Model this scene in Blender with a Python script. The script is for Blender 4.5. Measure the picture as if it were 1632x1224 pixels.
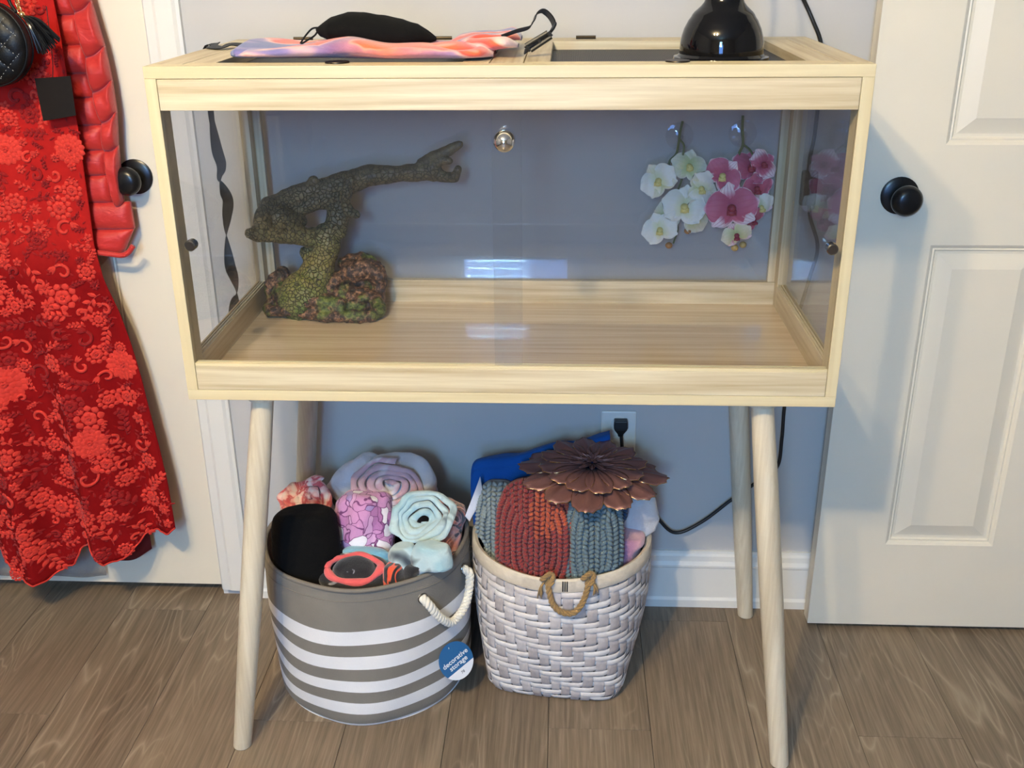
import bpy, bmesh, math, random
import numpy as np
from mathutils import Vector, Matrix, noise as mnoise
PI = math.pi
rnd = random.Random(7)
for o in list(bpy.data.objects): bpy.data.objects.remove(o)
C = bpy.context.scene.collection
scn = bpy.context.scene

# ---------------------------------------------------------------- camera
F_PX = 1661.6
CAM = np.array([0.0838, -1.4713, 1.347]); ROT = (1.1725, 0.0083, 0.0481)
cd = bpy.data.cameras.new('camera'); cam = bpy.data.objects.new('camera', cd); C.objects.link(cam)
cam.location = CAM; cam.rotation_euler = ROT
cd.sensor_fit = 'HORIZONTAL'; cd.sensor_width = 36; cd.lens = 36*F_PX/1632; cd.clip_start = .02
scn.camera = cam
# ---------------------------------------------------------------- world, lights, exposure
w = bpy.data.worlds.new('world'); scn.world = w; w.use_nodes = True
w.node_tree.nodes['Background'].inputs[0].default_value = (.55, .7, 1, 1)
w.node_tree.nodes['Background'].inputs[1].default_value = .6
def light(name, kind, loc, energy, color, target=None, rot=None, **kw):
    d = bpy.data.lights.new(name, kind); o = bpy.data.objects.new(name, d); C.objects.link(o)
    o.location = loc; d.energy = energy; d.color = color
    for k, v in kw.items(): setattr(d, k, v)
    if target is not None:
        o.rotation_euler = (Vector(target)-Vector(loc)).to_track_quat('-Z', 'Y').to_euler()
    return o
WARM = (1, .78, .46)
light('ceiling_bulb', 'POINT', (-.47, -1.64, 2.36), 94, WARM, shadow_soft_size=.035)
light('ceiling_bulb', 'POINT', (-.72, -1.52, 2.36), 56, WARM, shadow_soft_size=.035)
light('window_and_fill_daylight', 'AREA', (-.17, -3.08, 1.32), 30, (.15, .37, 1), target=(-.05, .3, .6),
      shape='RECTANGLE', size=.55, size_y=.92)  # soft blue fill added inside the room; no window stands here
# the narrow window high in the rear wall: daylight through the panes and brighter lines between the blind slats
WX0, WX1, WZ0, WZ1 = -.475, -.09, 1.63, 2.17
light('window_and_fill_daylight', 'AREA', ((WX0+WX1)/2, -3.235, (WZ0+WZ1)/2), 9, (.20, .44, 1), rot=None, shape='RECTANGLE', size=WX1-WX0-.02, size_y=WZ1-WZ0-.02).rotation_euler = (PI/2, 0, 0)
for _k in range(12):
    light('blind_gap_daylight', 'AREA', ((WX0+WX1)/2, -3.228, WZ0+.02+_k*.0445), 2.6, (.42, .82, 1), shape='RECTANGLE', size=WX1-WX0-.03-.02*(_k % 3), size_y=.007).rotation_euler = (PI/2, 0, 0)
scn.view_settings.view_transform = 'Standard'; scn.view_settings.look = 'None'
scn.view_settings.gamma = 1; scn.view_settings.exposure = 0.13
scn.view_settings.use_curve_mapping = False
scn.cycles.use_denoising = True
scn.cycles.max_bounces = 10; scn.cycles.diffuse_bounces = 4; scn.cycles.transparent_max_bounces = 24
scn.cycles.caustics_reflective = False; scn.cycles.caustics_refractive = False
scn.cycles.sample_clamp_indirect = 60

# ---------------------------------------------------------------- measuring helper: where a sight line meets an axis plane
def _R():
    rx, ry, rz = ROT
    cx, sx, cy, sy, cz, sz = math.cos(rx), math.sin(rx), math.cos(ry), math.sin(ry), math.cos(rz), math.sin(rz)
    return np.array([[cz, -sz, 0], [sz, cz, 0], [0, 0, 1]])@np.array([[cy, 0, sy], [0, 1, 0], [-sy, 0, cy]])@np.array([[1, 0, 0], [0, cx, -sx], [0, sx, cx]])
RM = _R()
def P(x, y, ax, val):
    d = RM@np.array([(x-816)/F_PX, -(y-612)/F_PX, -1.0])
    return CAM+(val-CAM[ax])/d[ax]*d
def PY(x, y, v): return Vector(P(x, y, 1, v))
def PZ(x, y, v): return Vector(P(x, y, 2, v))
def PX(x, y, v): return Vector(P(x, y, 0, v))
def proj(q):
    v = (np.array(q)-CAM)@RM
    return 816+F_PX*v[0]/-v[2], 612-F_PX*v[1]/-v[2]

# ---------------------------------------------------------------- mesh builder
class MB:
    def __init__(s): s.v = []; s.f = []; s.c = {}
    def add(s, vs, fs):
        n = len(s.v); s.v += [tuple(v) for v in vs]; s.f += [tuple(i+n for i in f) for f in fs]; return n
    def box(s, x0, x1, y0, y1, z0, z1):
        s.add([(x0, y0, z0), (x1, y0, z0), (x1, y1, z0), (x0, y1, z0), (x0, y0, z1), (x1, y0, z1), (x1, y1, z1), (x0, y1, z1)],
              [(0, 3, 2, 1), (4, 5, 6, 7), (0, 1, 5, 4), (1, 2, 6, 5), (2, 3, 7, 6), (3, 0, 4, 7)]); return s
    def tube(s, pts, rad, n=10, cap=True, flat=None):
        pts = [Vector(p) for p in pts]; m = len(pts)
        rad = [rad]*m if not hasattr(rad, '__len__') else rad
        T = []
        for i in range(m):
            t = (pts[min(i+1, m-1)]-pts[max(i-1, 0)]); T.append(t.normalized() if t.length > 1e-9 else Vector((0, 0, 1)))
        up = Vector((0, 0, 1)) if abs(T[0].z) < .9 else Vector((1, 0, 0))
        nrm = (up-T[0]*up.dot(T[0])).normalized(); vs = []
        for i in range(m):
            nrm = (nrm-T[i]*nrm.dot(T[i])).normalized(); b = T[i].cross(nrm)
            for k in range(n):
                a = 2*PI*k/n; vs.append(pts[i]+(nrm*math.cos(a)+b*math.sin(a))*rad[i])
        fs = [(i*n+k, i*n+(k+1) % n, (i+1)*n+(k+1) % n, (i+1)*n+k) for i in range(m-1) for k in range(n)]
        if cap: fs += [tuple(range(n-1, -1, -1)), tuple((m-1)*n+k for k in range(n))]
        s.add(vs, fs); return s
    def lathe(s, prof, c, n=32, axis='z', closed=False):
        c = Vector(c); vs = []
        for r, h in prof:
            for k in range(n):
                a = 2*PI*k/n; x, y = r*math.cos(a), r*math.sin(a)
                vs.append(c+(Vector((x, y, h)) if axis == 'z' else Vector((x, h, y)) if axis == 'y' else Vector((h, x, y))))
        m = len(prof)
        fs = [(i*n+k, i*n+(k+1) % n, (i+1)*n+(k+1) % n, (i+1)*n+k) for i in range(m-1) for k in range(n)]
        if closed: fs += [((m-1)*n+k, (m-1)*n+(k+1) % n, (k+1) % n, k) for k in range(n)]
        s.add(vs, fs); return s
    def grid(s, fn, nu, nv, closeu=False):
        vs = [fn(i/(nu if closeu else nu-1), j/(nv-1)) for j in range(nv) for i in range(nu)]
        fs = []
        for j in range(nv-1):
            for i in range(nu if closeu else nu-1):
                i2 = (i+1) % nu; fs.append((j*nu+i, j*nu+i2, (j+1)*nu+i2, (j+1)*nu+i))
        s.add(vs, fs); return s
    def slab(s, fn, nu, nv, th):
        """closed sheet: fn gives the front point, th the offset vector of the back"""
        th = Vector(th); fr = [Vector(fn(i/(nu-1), j/(nv-1))) for j in range(nv) for i in range(nu)]
        n = nu*nv; fs = []
        for j in range(nv-1):
            for i in range(nu-1):
                a = (j*nu+i, j*nu+i+1, (j+1)*nu+i+1, (j+1)*nu+i); fs.append(a); fs.append(tuple(n+q for q in reversed(a)))
        rim = [i for i in range(nu)]+[j*nu+nu-1 for j in range(1, nv)]+[(nv-1)*nu+i for i in range(nu-2, -1, -1)]+[j*nu for j in range(nv-2, 0, -1)]
        for a, b in zip(rim, rim[1:]+rim[:1]): fs.append((b, a, n+a, n+b))
        s.add(fr+[v+th for v in fr], fs); return s
    def sphere(s, c, r, n=16, m=10, sc=(1, 1, 1)):
        c = Vector(c)
        return s.grid(lambda u, v: c+Vector((r*sc[0]*math.cos(2*PI*u)*math.sin(PI*(.02+.96*v)), r*sc[1]*math.sin(2*PI*u)*math.sin(PI*(.02+.96*v)), r*sc[2]*math.cos(PI*(.02+.96*v)))), n, m, closeu=True)
    def build(s, name, mat, parent=None, smooth=True, bevel=0, sub=0, cols=None, angle=40, origin=None, fix=False):
        me = bpy.data.meshes.new(name)
        base = Vector((0, 0, 0))
        if parent is not None:
            p = parent
            while p is not None: base += p.location; p = p.parent
        elif origin is not None: base = Vector(origin)
        else:
            a = np.array(s.v); base = Vector(((a[:, 0].min()+a[:, 0].max())/2, (a[:, 1].min()+a[:, 1].max())/2, a[:, 2].min()))
        me.from_pydata([tuple(Vector(v)-base) for v in s.v], [], s.f); me.update()
        if fix:
            bm = bmesh.new(); bm.from_mesh(me); bmesh.ops.remove_doubles(bm, verts=bm.verts, dist=1e-6)
            bmesh.ops.recalc_face_normals(bm, faces=bm.faces); bm.to_mesh(me); bm.free()
        if mat is not None: me.materials.append(mat)
        if cols is not None:
            ca = me.color_attributes.new('col', 'FLOAT_COLOR', 'POINT')
            ca.data.foreach_set('color', np.array([(c[0], c[1], c[2], 1) for c in cols], dtype=np.float32).ravel())
        o = bpy.data.objects.new(name, me); C.objects.link(o)
        if parent is not None: o.parent = parent
        else: o.location = base
        if smooth:
            me.polygons.foreach_set('use_smooth', [True]*len(me.polygons))
            if angle < 180: me.set_sharp_from_angle(angle=math.radians(angle))
        if bevel:
            b = o.modifiers.new('bevel', 'BEVEL'); b.width = bevel; b.segments = 2; b.limit_method = 'ANGLE'
            b.angle_limit = math.radians(50)
        if sub:
            b = o.modifiers.new('sub', 'SUBSURF'); b.levels = sub; b.render_levels = sub
        return o
def box(name, mat, parent, x0, x1, y0, y1, z0, z1, bevel=.0008):
    return MB().box(x0, x1, y0, y1, z0, z1).build(name, mat, parent, smooth=False, bevel=bevel)
def thing(name, label, cat, loc=(0, 0, 0), group=None):
    o = bpy.data.objects.new(name, None); C.objects.link(o); o.location = loc; o.empty_display_size = .05
    return tag(o, label, cat, group)
def tag(o, label=None, cat=None, group=None, kind=None):
    if label: o['label'] = label
    if cat: o['category'] = cat
    if group: o['group'] = group
    if kind: o['kind'] = kind
    return o
def cr(pts, n=8):
    """smooth curve through points"""
    pts = [Vector(p) for p in pts]; q = [pts[0]*2-pts[1]]+pts+[pts[-1]*2-pts[-2]]; out = []
    for i in range(1, len(q)-2):
        for k in range(n):
            t = k/n; a, b, c, d = q[i-1], q[i], q[i+1], q[i+2]
            out.append(.5*((2*b)+(c-a)*t+(2*a-5*b+4*c-d)*t*t+(3*b-a-3*c+d)*t**3))
    out.append(pts[-1]); return out
def nz(x, y, z, s=1): return mnoise.noise(Vector((x*s, y*s, z*s)))
def interp(x, xs, ys): return float(np.interp(x, xs, ys))
def sstep(a, b, x):
    t = min(1, max(0, (x-a)/(b-a))); return t*t*(3-2*t)

# ---------------------------------------------------------------- materials
class NT:
    def __init__(s, name):
        s.m = bpy.data.materials.new(name); s.m.use_nodes = True; s.t = s.m.node_tree
        s.b = s.t.nodes['Principled BSDF']; s.out = s.t.nodes['Material Output']
    def n(s, kind, **kw):
        d = s.t.nodes.new(kind)
        for k, v in kw.items():
            if k.startswith('i_'): pass
            else: setattr(d, k, v)
        return d
    def l(s, a, b): s.t.links.new(a, b)
    def coord(s, scale=(1, 1, 1), kind='Object', rand=0):
        tc = s.n('ShaderNodeTexCoord'); mp = s.n('ShaderNodeMapping'); mp.inputs['Scale'].default_value = scale
        s.l(tc.outputs[kind], mp.inputs['Vector'])
        if rand:
            oi = s.n('ShaderNodeObjectInfo'); m = s.math('MULTIPLY', oi.outputs['Random'], rand)
            s.l(m, mp.inputs['Location'])
        return mp.outputs['Vector']
    def math(s, op, a, b=None, c=None, clamp=False):
        d = s.n('ShaderNodeMath', operation=op, use_clamp=clamp)
        for i, x in enumerate((a, b, c)):
            if x is None: continue
            if isinstance(x, (int, float)): d.inputs[i].default_value = x
            else: s.l(x, d.inputs[i])
        return d.outputs[0]
    def noise(s, vec, scale, detail=3, rough=.5, dist=0):
        d = s.n('ShaderNodeTexNoise'); d.inputs['Scale'].default_value = scale; d.inputs['Detail'].default_value = detail
        d.inputs['Roughness'].default_value = rough; d.inputs['Distortion'].default_value = dist
        if vec is not None: s.l(vec, d.inputs['Vector'])
        return d
    def ramp(s, fac, stops, interp='LINEAR'):
        d = s.n('ShaderNodeValToRGB'); e = d.color_ramp; e.interpolation = interp
        while len(e.elements) < len(stops): e.elements.new(.5)
        for el, (p, c) in zip(e.elements, stops): el.position = p; el.color = (c[0], c[1], c[2], 1)
        s.l(fac, d.inputs[0]); return d.outputs[0]
    def mix(s, fac, a, b, mode='MIX'):
        d = s.n('ShaderNodeMix', data_type='RGBA', blend_type=mode)
        for i, x in ((0, fac), (6, a), (7, b)):
            if isinstance(x, (int, float)): d.inputs[i].default_value = x
            elif isinstance(x, tuple): d.inputs[i].default_value = (x[0], x[1], x[2], 1)
            else: s.l(x, d.inputs[i])
        return d.outputs[2]
    def bump(s, h, strength=.2, dist=.001, prev=None):
        d = s.n('ShaderNodeBump'); d.inputs['Strength'].default_value = strength; d.inputs['Distance'].default_value = dist
        s.l(h, d.inputs['Height'])
        if prev is not None: s.l(prev, d.inputs['Normal'])
        s.l(d.outputs[0], s.b.inputs['Normal']); return d.outputs[0]
    def set(s, col=None, rough=None, metal=None, **kw):
        if col is not None:
            if isinstance(col, tuple): s.b.inputs['Base Color'].default_value = (col[0], col[1], col[2], 1)
            else: s.l(col, s.b.inputs['Base Color'])
        if rough is not None:
            if isinstance(rough, (int, float)): s.b.inputs['Roughness'].default_value = rough
            else: s.l(rough, s.b.inputs['Roughness'])
        if metal is not None: s.b.inputs['Metallic'].default_value = metal
        for k, v in kw.items(): s.b.inputs[k.replace('_', ' ')].default_value = v
        return s
def srgb(r, g, b):
    f = lambda c: c/12.92 if c <= .04045 else ((c+.055)/1.055)**2.4
    return (f(r/255), f(g/255), f(b/255))
def plain(name, col, rough=.5, metal=0, bump=0, bscale=200, var=.06, **kw):
    m = NT(name); v = m.coord(); n = m.noise(v, 9, 4)
    c = m.mix(n.outputs[0], tuple(x*(1-var) for x in col), tuple(min(1, x*(1+var)) for x in col)); m.set(c, rough, metal, **kw)
    if bump: m.bump(m.noise(v, bscale, 2).outputs[0], bump)
    return m.m
def fabric(name, col, scale=600, b=.35, var=.15, sheen=.3, rough=.95, spec=.2):
    m = NT(name); v = m.coord(); n = m.noise(v, 14, 4); f = m.noise(v, scale, 2)
    c = m.mix(n.outputs[0], tuple(x*(1-var) for x in col), tuple(min(1, x*(1+var)) for x in col))
    m.set(c, rough, 0, Sheen_Weight=sheen, Specular_IOR_Level=spec); m.bump(f.outputs[0], b, .0015); return m.m
def lam_wood(name, axis, base, dark, k=1.0, rough=.42, rand=7, coordkind='Object', lines=9):
    """wood laminate, grain along the axis"""
    m = NT(name); sc = [9, 9, 9]; sc[axis] = .28; v = m.coord(tuple(sc), coordkind, rand)
    n1 = m.noise(v, 1.6*k, 3, .5, .4); rings = m.math('MULTIPLY', n1.outputs[0], lines); fr = m.math('PINGPONG', rings, .5)
    ln = m.math('MULTIPLY', fr, 2.0)
    sc2 = [70, 70, 70]; sc2[axis] = 2.2; v2 = m.coord(tuple(sc2), coordkind, rand); n2 = m.noise(v2, 3, 3, .6)
    a = m.math('ADD', m.math('MULTIPLY', ln, .42), m.math('MULTIPLY', n2.outputs[0], .75))
    c = m.ramp(a, [(.25, dark), (.55, tuple((p+q)/2 for p, q in zip(base, dark))), (.85, base)])
    m.set(c, rough); m.bump(n2.outputs[0], .08, .0006); return m.m
OAKB, OAKD = srgb(220, 208, 178), srgb(184, 164, 126)
M = {}
M['oak_x'] = lam_wood('pale_oak_grain_across', 0, OAKB, OAKD)
M['oak_y'] = lam_wood('pale_oak_grain_deep', 1, OAKB, OAKD)
M['oak_z'] = lam_wood('pale_oak_grain_upright', 2, OAKB, OAKD)
M['edge'] = lam_wood('pale_oak_edge_band', 0, srgb(220, 206, 168), srgb(210, 193, 152), rough=.4)
M['edge_z'] = lam_wood('pale_oak_edge_band_upright', 2, srgb(220, 206, 168), srgb(210, 193, 152), rough=.4)
M['tray'] = lam_wood('tank_floor_laminate', 0, srgb(226, 208, 176), srgb(198, 172, 134), k=.8, rough=.3)
_b = M['tray'].node_tree.nodes['Principled BSDF']; _b.inputs['Coat Weight'].default_value = .9; _b.inputs['Coat Roughness'].default_value = .02
for _l in list(_b.inputs['Normal'].links): M['tray'].node_tree.links.remove(_l)
M['leg'] = lam_wood('leg_oak', 2, srgb(222, 212, 190), srgb(192, 178, 152), rough=.4, lines=3)
M['wall'] = plain('painted_wall', srgb(192, 191, 190), .75, bump=.04, bscale=300, var=.02)
M['ceil'] = plain('ceiling_paint', srgb(200, 198, 192), .9); M['wallb'] = plain('room_wall', srgb(140, 139, 138), .9)
M['door'] = plain('door_paint', srgb(232, 224, 206), .42, bump=.03, bscale=90, var=.03)
M['trim'] = plain('trim_paint', srgb(230, 228, 222), .4, var=.03)
M['black'] = plain('black_metal', (.012, .012, .013), .28, .3)
M['blackg'] = plain('glossy_black_enamel', (.004, .004, .005), .06, 0, Specular_IOR_Level=.45)
M['blackm'] = plain('matt_black_plastic', (.012, .012, .012), .45)
M['chrome'] = plain('chrome', (.85, .85, .86), .06, 1)
M['gun'] = plain('gunmetal', (.25, .24, .23), .22, 1)
M['gold'] = plain('gold_metal', (.85, .6, .28), .2, 1)
M['brass'] = plain('brown_metal', (.05, .04, .028), .4, .8)
# glass: clear thin pane, Fresnel from the facing ratio, a faint noise-varied haze of diffuse grey
def glass(name, tint, haze):
    m = NT(name); t = m.t; t.nodes.remove(m.b)
    g = m.n('ShaderNodeNewGeometry'); dp = m.n('ShaderNodeVectorMath', operation='DOT_PRODUCT')
    m.l(g.outputs['Incoming'], dp.inputs[0]); m.l(g.outputs['Normal'], dp.inputs[1])
    c = m.math('ABSOLUTE', dp.outputs['Value']); p = m.math('POWER', m.math('SUBTRACT', 1, c, clamp=True), 5)
    fr = m.math('ADD', m.math('MULTIPLY', p, .93), .045)
    tr = m.n('ShaderNodeBsdfTransparent'); tr.inputs[0].default_value = (*tint, 1)
    gl = m.n('ShaderNodeBsdfGlossy'); gl.inputs['Roughness'].default_value = .0
    df = m.n('ShaderNodeBsdfDiffuse'); df.inputs[0].default_value = (.75, .77, .8, 1)
    a = m.n('ShaderNodeMixShader'); v = m.coord(); n = m.noise(v, 5, 5, .65, 1.2)
    m.l(m.math('MULTIPLY', n.outputs[0], haze), a.inputs[0]); m.l(tr.outputs[0], a.inputs[1]); m.l(df.outputs[0], a.inputs[2])
    b = m.n('ShaderNodeMixShader'); m.l(fr, b.inputs[0]); m.l(a.outputs[0], b.inputs[1]); m.l(gl.outputs[0], b.inputs[2])
    m.l(b.outputs[0], m.out.inputs[0]); return m.m
M['glass'] = glass('tank_glass', (.96, .965, .975), .009)
M['cup'] = glass('clear_soft_plastic', (.95, .96, .97), .04)
M['film'] = glass('clear_garment_plastic', (.78, .76, .74), .45)

# ---------------------------------------------------------------- the room
WY = .487
def struct(o): o['kind'] = 'structure'; return o
fl = struct(MB().box(-2.2, 2.2, -3.25, 1.3, -.03, -.009).build('floor', plain('underlay', (.02, .018, .015), .9), smooth=False, origin=(0, 0, -.009)))
def plank_mat():
    m = NT('grey_brown_oak_plank'); v = m.coord((7.5, 1.1, 1), 'Object', 9); w0 = m.noise(v, 1.0, 2, .45, .7)
    rings = m.math('PINGPONG', m.math('MULTIPLY', w0.outputs[0], 17), .5); ln = m.math('POWER', m.math('MULTIPLY', rings, 2), 5)
    msk = m.noise(m.coord((4, .9, 1), 'Object', 5), 1.3, 2); mk = m.ramp(msk.outputs[0], [(.42, (0, 0, 0)), (.62, (1, 1, 1))])
    v2 = m.coord((150, 5, 1), 'Object', 3); n2 = m.noise(v2, 1.2, 4, .65, .3)
    v3 = m.coord((5, .8, 1), 'Object', 8); n3 = m.noise(v3, 1.5, 4, .6, .5)
    oi = m.n('ShaderNodeObjectInfo')
    base = m.ramp(n3.outputs[0], [(.3, srgb(101, 89, 74)), (.55, srgb(126, 112, 94)), (.75, srgb(143, 129, 109))])
    base = m.mix(.55, base, m.ramp(n2.outputs[0], [(.32, srgb(86, 73, 61)), (.5, srgb(122, 107, 91)), (.7, srgb(152, 138, 120))]))
    lm = m.math('MULTIPLY', m.math('MULTIPLY', ln, mk), .6)
    c = m.mix(lm, base, srgb(176, 162, 142))
    hv = m.math('ADD', m.math('MULTIPLY', oi.outputs['Random'], .22), .89)
    hs = m.n('ShaderNodeHueSaturation'); m.l(hv, hs.inputs['Value']); m.l(c, hs.inputs['Color'])
    m.set(hs.outputs[0], m.ramp(n2.outputs[0], [(.3, (.42,)*3), (.7, (.55,)*3)]))
    m.bump(m.math('ADD', n2.outputs[0], lm), .15, .0012); return m.m
M['plank'] = plank_mat()
PWD = .19
for i in range(-8, 10):
    x0 = .066+i*PWD
    if x0 > 2.05 or x0+PWD < -2.1: continue
    j = (i % 3)*.40+(.075 if i % 3 == 0 else .02)
    ys = [-3.25]+[q for q in (j-3.6, j-2.4, j-1.2, j, j+1.2) if -3.0 < q < .75]+[.8]
    for a, b in zip(ys, ys[1:]):
        o = MB().box(x0+.0004, x0+PWD-.0004, a+.0004, b-.0004, -.009, 0).build('plank', M['plank'], fl, smooth=False, bevel=.0006)
        cx, cy = x0+PWD/2, (a+b)/2          # own origin so that each plank has its own figure
        for vv in o.data.vertices: vv.co -= Vector((cx, cy, 0))
        o.location = (cx, cy, 0)
# back wall in pieces round the left doorway
DX1 = -.676     # latch edge of left door opening
wb = struct(MB().box(DX1+.012, 2.2, WY, WY+.1, 0, 2.45).box(-2.2, -1.46, WY, WY+.1, 0, 2.45).box(-1.46, DX1+.012, WY, WY+.1, 2.05, 2.45)
            .build('wall_back', M['wall'], smooth=False, origin=(0, WY, 0)))
struct(MB().box(-2.3, -2.2, -3.25, .8, 0, 2.45).build('wall_left', M['wallb'], smooth=False))
struct(MB().box(2.2, 2.3, -3.25, .8, 0, 2.45).build('wall_right', M['wallb'], smooth=False))
struct(MB().box(-2.3, 2.3, -3.35, .8, 2.45, 2.5).build('ceiling', M['ceil'], smooth=False))
struct(MB().box(-2.3, WX0, -3.35, -3.25, 0, 2.45).box(WX1, 2.3, -3.35, -3.25, 0, 2.45).box(WX0, WX1, -3.35, -3.25, 0, WZ0).box(WX0, WX1, -3.35, -3.25, WZ1, 2.45)
       .build('wall_rear', M['wallb'], smooth=False))
bl = thing('window_blind', 'white slatted blind at the narrow window behind the camera', 'blind', ((WX0+WX1)/2, -3.3, WZ0))
sm = plain('blind_slat', (.7, .7, .7), .5)
for k in range(13):
    z = WZ0+.0+k*.0445
    if z < WZ1-.01: MB().box(WX0+.004, WX1-.004, -3.301, -3.298, z+.003, z+.040).build('slat', sm, bl, smooth=False)
# ceiling light holding the two bulbs
cl = thing('ceiling_light', 'two bulb ceiling light above and behind the camera', 'ceiling light', (-.6, -1.58, 2.45))
MB().lathe([(0, 0), (.07, 0), (.07, -.02), (.02, -.03), (0, -.03)], (-.6, -1.58, 2.45), 24).build('canopy', M['gun'], cl)
# skirting
def extrude_profile(prof, x0, x1, mat, name, parent=None):
    """prof: (depth in front of the wall, height); runs along x"""
    m_ = MB(); n = len(prof)
    vs = [(x, WY-d, h) for x in (x0, x1) for d, h in prof]
    fs = [(k, (k+1) % n, n+(k+1) % n, n+k) for k in range(n)]+[tuple(range(n-1, -1, -1)), tuple(range(n, 2*n))]
    m_.add(vs, fs); return m_.build(name, mat, parent, smooth=False, fix=True)
bbp = [(0, 0), (.016, 0), (.016, .018), (.012, .024), (.012, .098), (.0145, .101), (.0145, .106), (.010, .114), (.009, .126), (.006, .131), (.005, .137), (0, .137)]
struct(extrude_profile(bbp, -.606, 2.2, M['trim'], 'baseboard_back'))
# door casing on the left
m_ = MB(); cp = [(0, 0), (.006, 0), (.012, .004), (.013, .020), (.0155, .026), (.016, .056), (.012, .062), (.010, .068), (0, .068)]
x0, n = DX1+.001, len(cp)
vs = [(x0+d, WY-h, z) for z in (.018, 2.1) for h, d in cp]
m_.add(vs, [(k, (k+1) % n, n+(k+1) % n, n+k) for k in range(n)]+[tuple(range(n)), tuple(range(n, 2*n))])
struct(m_.build('trim_1', M['trim'], None, smooth=False, fix=True))
m_ = MB().box(DX1+.0015, DX1+.012, WY, WY+.09, .0, 2.06); struct(m_.build('trim_2', M['trim'], None, smooth=False))

def panel_door(name, x0, x1, yf, th, z0, z1, cols, rows, knob_x, knob_z):
    """door slab with moulded panels let into its face, seen from -y"""
    d = MB(); xs = [x0]; zs = [z0]
    # slab core (behind), stiles and rails proud of it
    d.box(x0, x1, yf+.010, yf+th, z0, z1)
    prev = x0
    for a, b in cols: d.box(prev, a, yf, yf+.011, z0, z1); prev = b
    d.box(prev, x1, yf, yf+.011, z0, z1)
    for a, b in cols:
        pz = z0
        for c, e in rows: d.box(a, b, yf, yf+.011, pz, c); pz = e
        d.box(a, b, yf, yf+.011, pz, z1)
    o = d.build(name, M['door'], None, smooth=False)
    o['kind'] = 'structure'
    def ring(m, a, b, c, e, steps):
        # steps: (inset, depth)
        prev = None
        for ins, dep in steps:
            cur = [(a+ins, yf+dep, c+ins), (b-ins, yf+dep, c+ins), (b-ins, yf+dep, e-ins), (a+ins, yf+dep, e-ins)]
            if prev: m.add(prev+cur, [(k, (k+1) % 4, 4+(k+1) % 4, 4+k) for k in range(4)])
            prev = cur
        m.add(prev, [(0, 1, 2, 3)])
    for a, b in cols:
        for c, e in rows:
            m = MB(); ring(m, a, b, c, e, [(0, .0005), (.004, .003), (.007, .0065), (.010, .0055), (.013, .009), (.018, .0095), (.022, .0085), (.044, .0015), (.0455, .001)])
            m.build('panel', M['door'], o, smooth=False)
    k = MB()
    kb = k.lathe([(0, -.004), (.028, -.004), (.0335, -.001), (.0335, .002), (0, .002)], (knob_x, yf-.002, knob_z), 32, 'y').build('rose', M['black'], o)
    MB().lathe([(0, -.058), (.014, -.0575), (.022, -.054), (.0268, -.047), (.0272, -.041), (.024, -.034), (.015, -.028), (.011, -.02), (.012, -.004), (0, -.004)], (knob_x, yf-.002, knob_z), 32, 'y').build('knob', M['black'], o)
    return o
d2 = panel_door('door_2', .612, 1.37, .405, .035, .012, 2.03, [(.750, .965), (1.035, 1.235)], [(.209, .839), (1.019, 1.66), (1.76, 1.93)], .682, .930)
box('latch_plate', M['brass'], d2, .6112, .6125, .414, .431, .90, .96, 0)
d1 = panel_door('door_1', -1.446, DX1-.0015, .4905, .035, .022, 2.04, [(-1.33, -1.10), (-1.03, -.80)], [(.19, .80), (.98, 1.66), (1.76, 1.93)], -.737, .944)
struct(MB().box(-1.46, DX1+.012, .53, .9, -.0092, -.001).build('trim_3', plain('dark_threshold', (.03, .028, .025), .8), smooth=False))
struct(MB().box(-1.6, -.5, .9, .95, 0, 2.2).build('wall_beyond_door', M['wall'], smooth=False))

# outlet
ot = thing('wall_outlet', 'white wall outlet plate behind the woven basket', 'outlet', (.202, WY, .42))
MB().box(.166, .238, WY-.006, WY-.0002, .362, .466).build('plate', M['trim'], ot, smooth=False, bevel=.003)
for zc in (.437, .391):
    MB().lathe([(0, -.0025), (.0165, -.0025), (.0175, 0), (0, 0)], (.202, WY-.006, zc), 24, 'y').build('socket', M['trim'], ot)

# ---------------------------------------------------------------- terrarium on legs
T, HB, TH, HX, D = 1.1968, .6944, .0167, .5, .4521
tk = thing('terrarium', 'pale oak-look glass-fronted reptile terrarium standing on four splayed legs', 'terrarium', (0, D/2, 0))
IX = HX-TH
box('bottom_board', M['edge'], tk, -HX, HX, 0, D, HB, HB+TH)
box('side_frame_rail', M['oak_y'], tk, -HX, -IX, .0405, D-.0405, HB+TH, .757)
box('side_frame_rail', M['oak_y'], tk, IX, HX, .0405, D-.0405, HB+TH, .757)
box('side_frame_rail', M['oak_y'], tk, -HX, -IX, .0405, D-.0405, 1.137, T-TH)
box('side_frame_rail', M['oak_y'], tk, IX, HX, .0405, D-.0405, 1.137, T-TH)
for sx in (-1, 1):
    a, b = sorted((sx*HX, sx*IX))
    box('corner_post', M['edge_z'], tk, a, b, 0, .04, HB+TH, T-TH)
    box('corner_post', M['oak_z'], tk, a, b, D-.04, D, HB+TH, T-TH)
    # grooved track strips along the inside of the side rails
    for z in (.7572, ):
        for q in (.0015, .0065, .0115):
            box('track_strip', M['edge'], tk, *sorted((sx*(IX+q), sx*(IX+q+.0032))), .0405, D-.0405, .757, .7605, .0003)
    a, b = sorted((sx*(HX-.0050), sx*(HX-.0085)))
    MB().box(a, b, .038, D-.038, .7575, 1.1365).build('side_pane', M['glass'], tk, smooth=False)
box('front_rail', M['oak_x'], tk, -IX+.0006, IX-.0006, .0004, TH, 1.137, T-TH-.0006)
box('front_rail', M['oak_x'], tk, -IX+.0006, IX-.0006, .0004, TH, HB+TH+.0004, .751)
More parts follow.
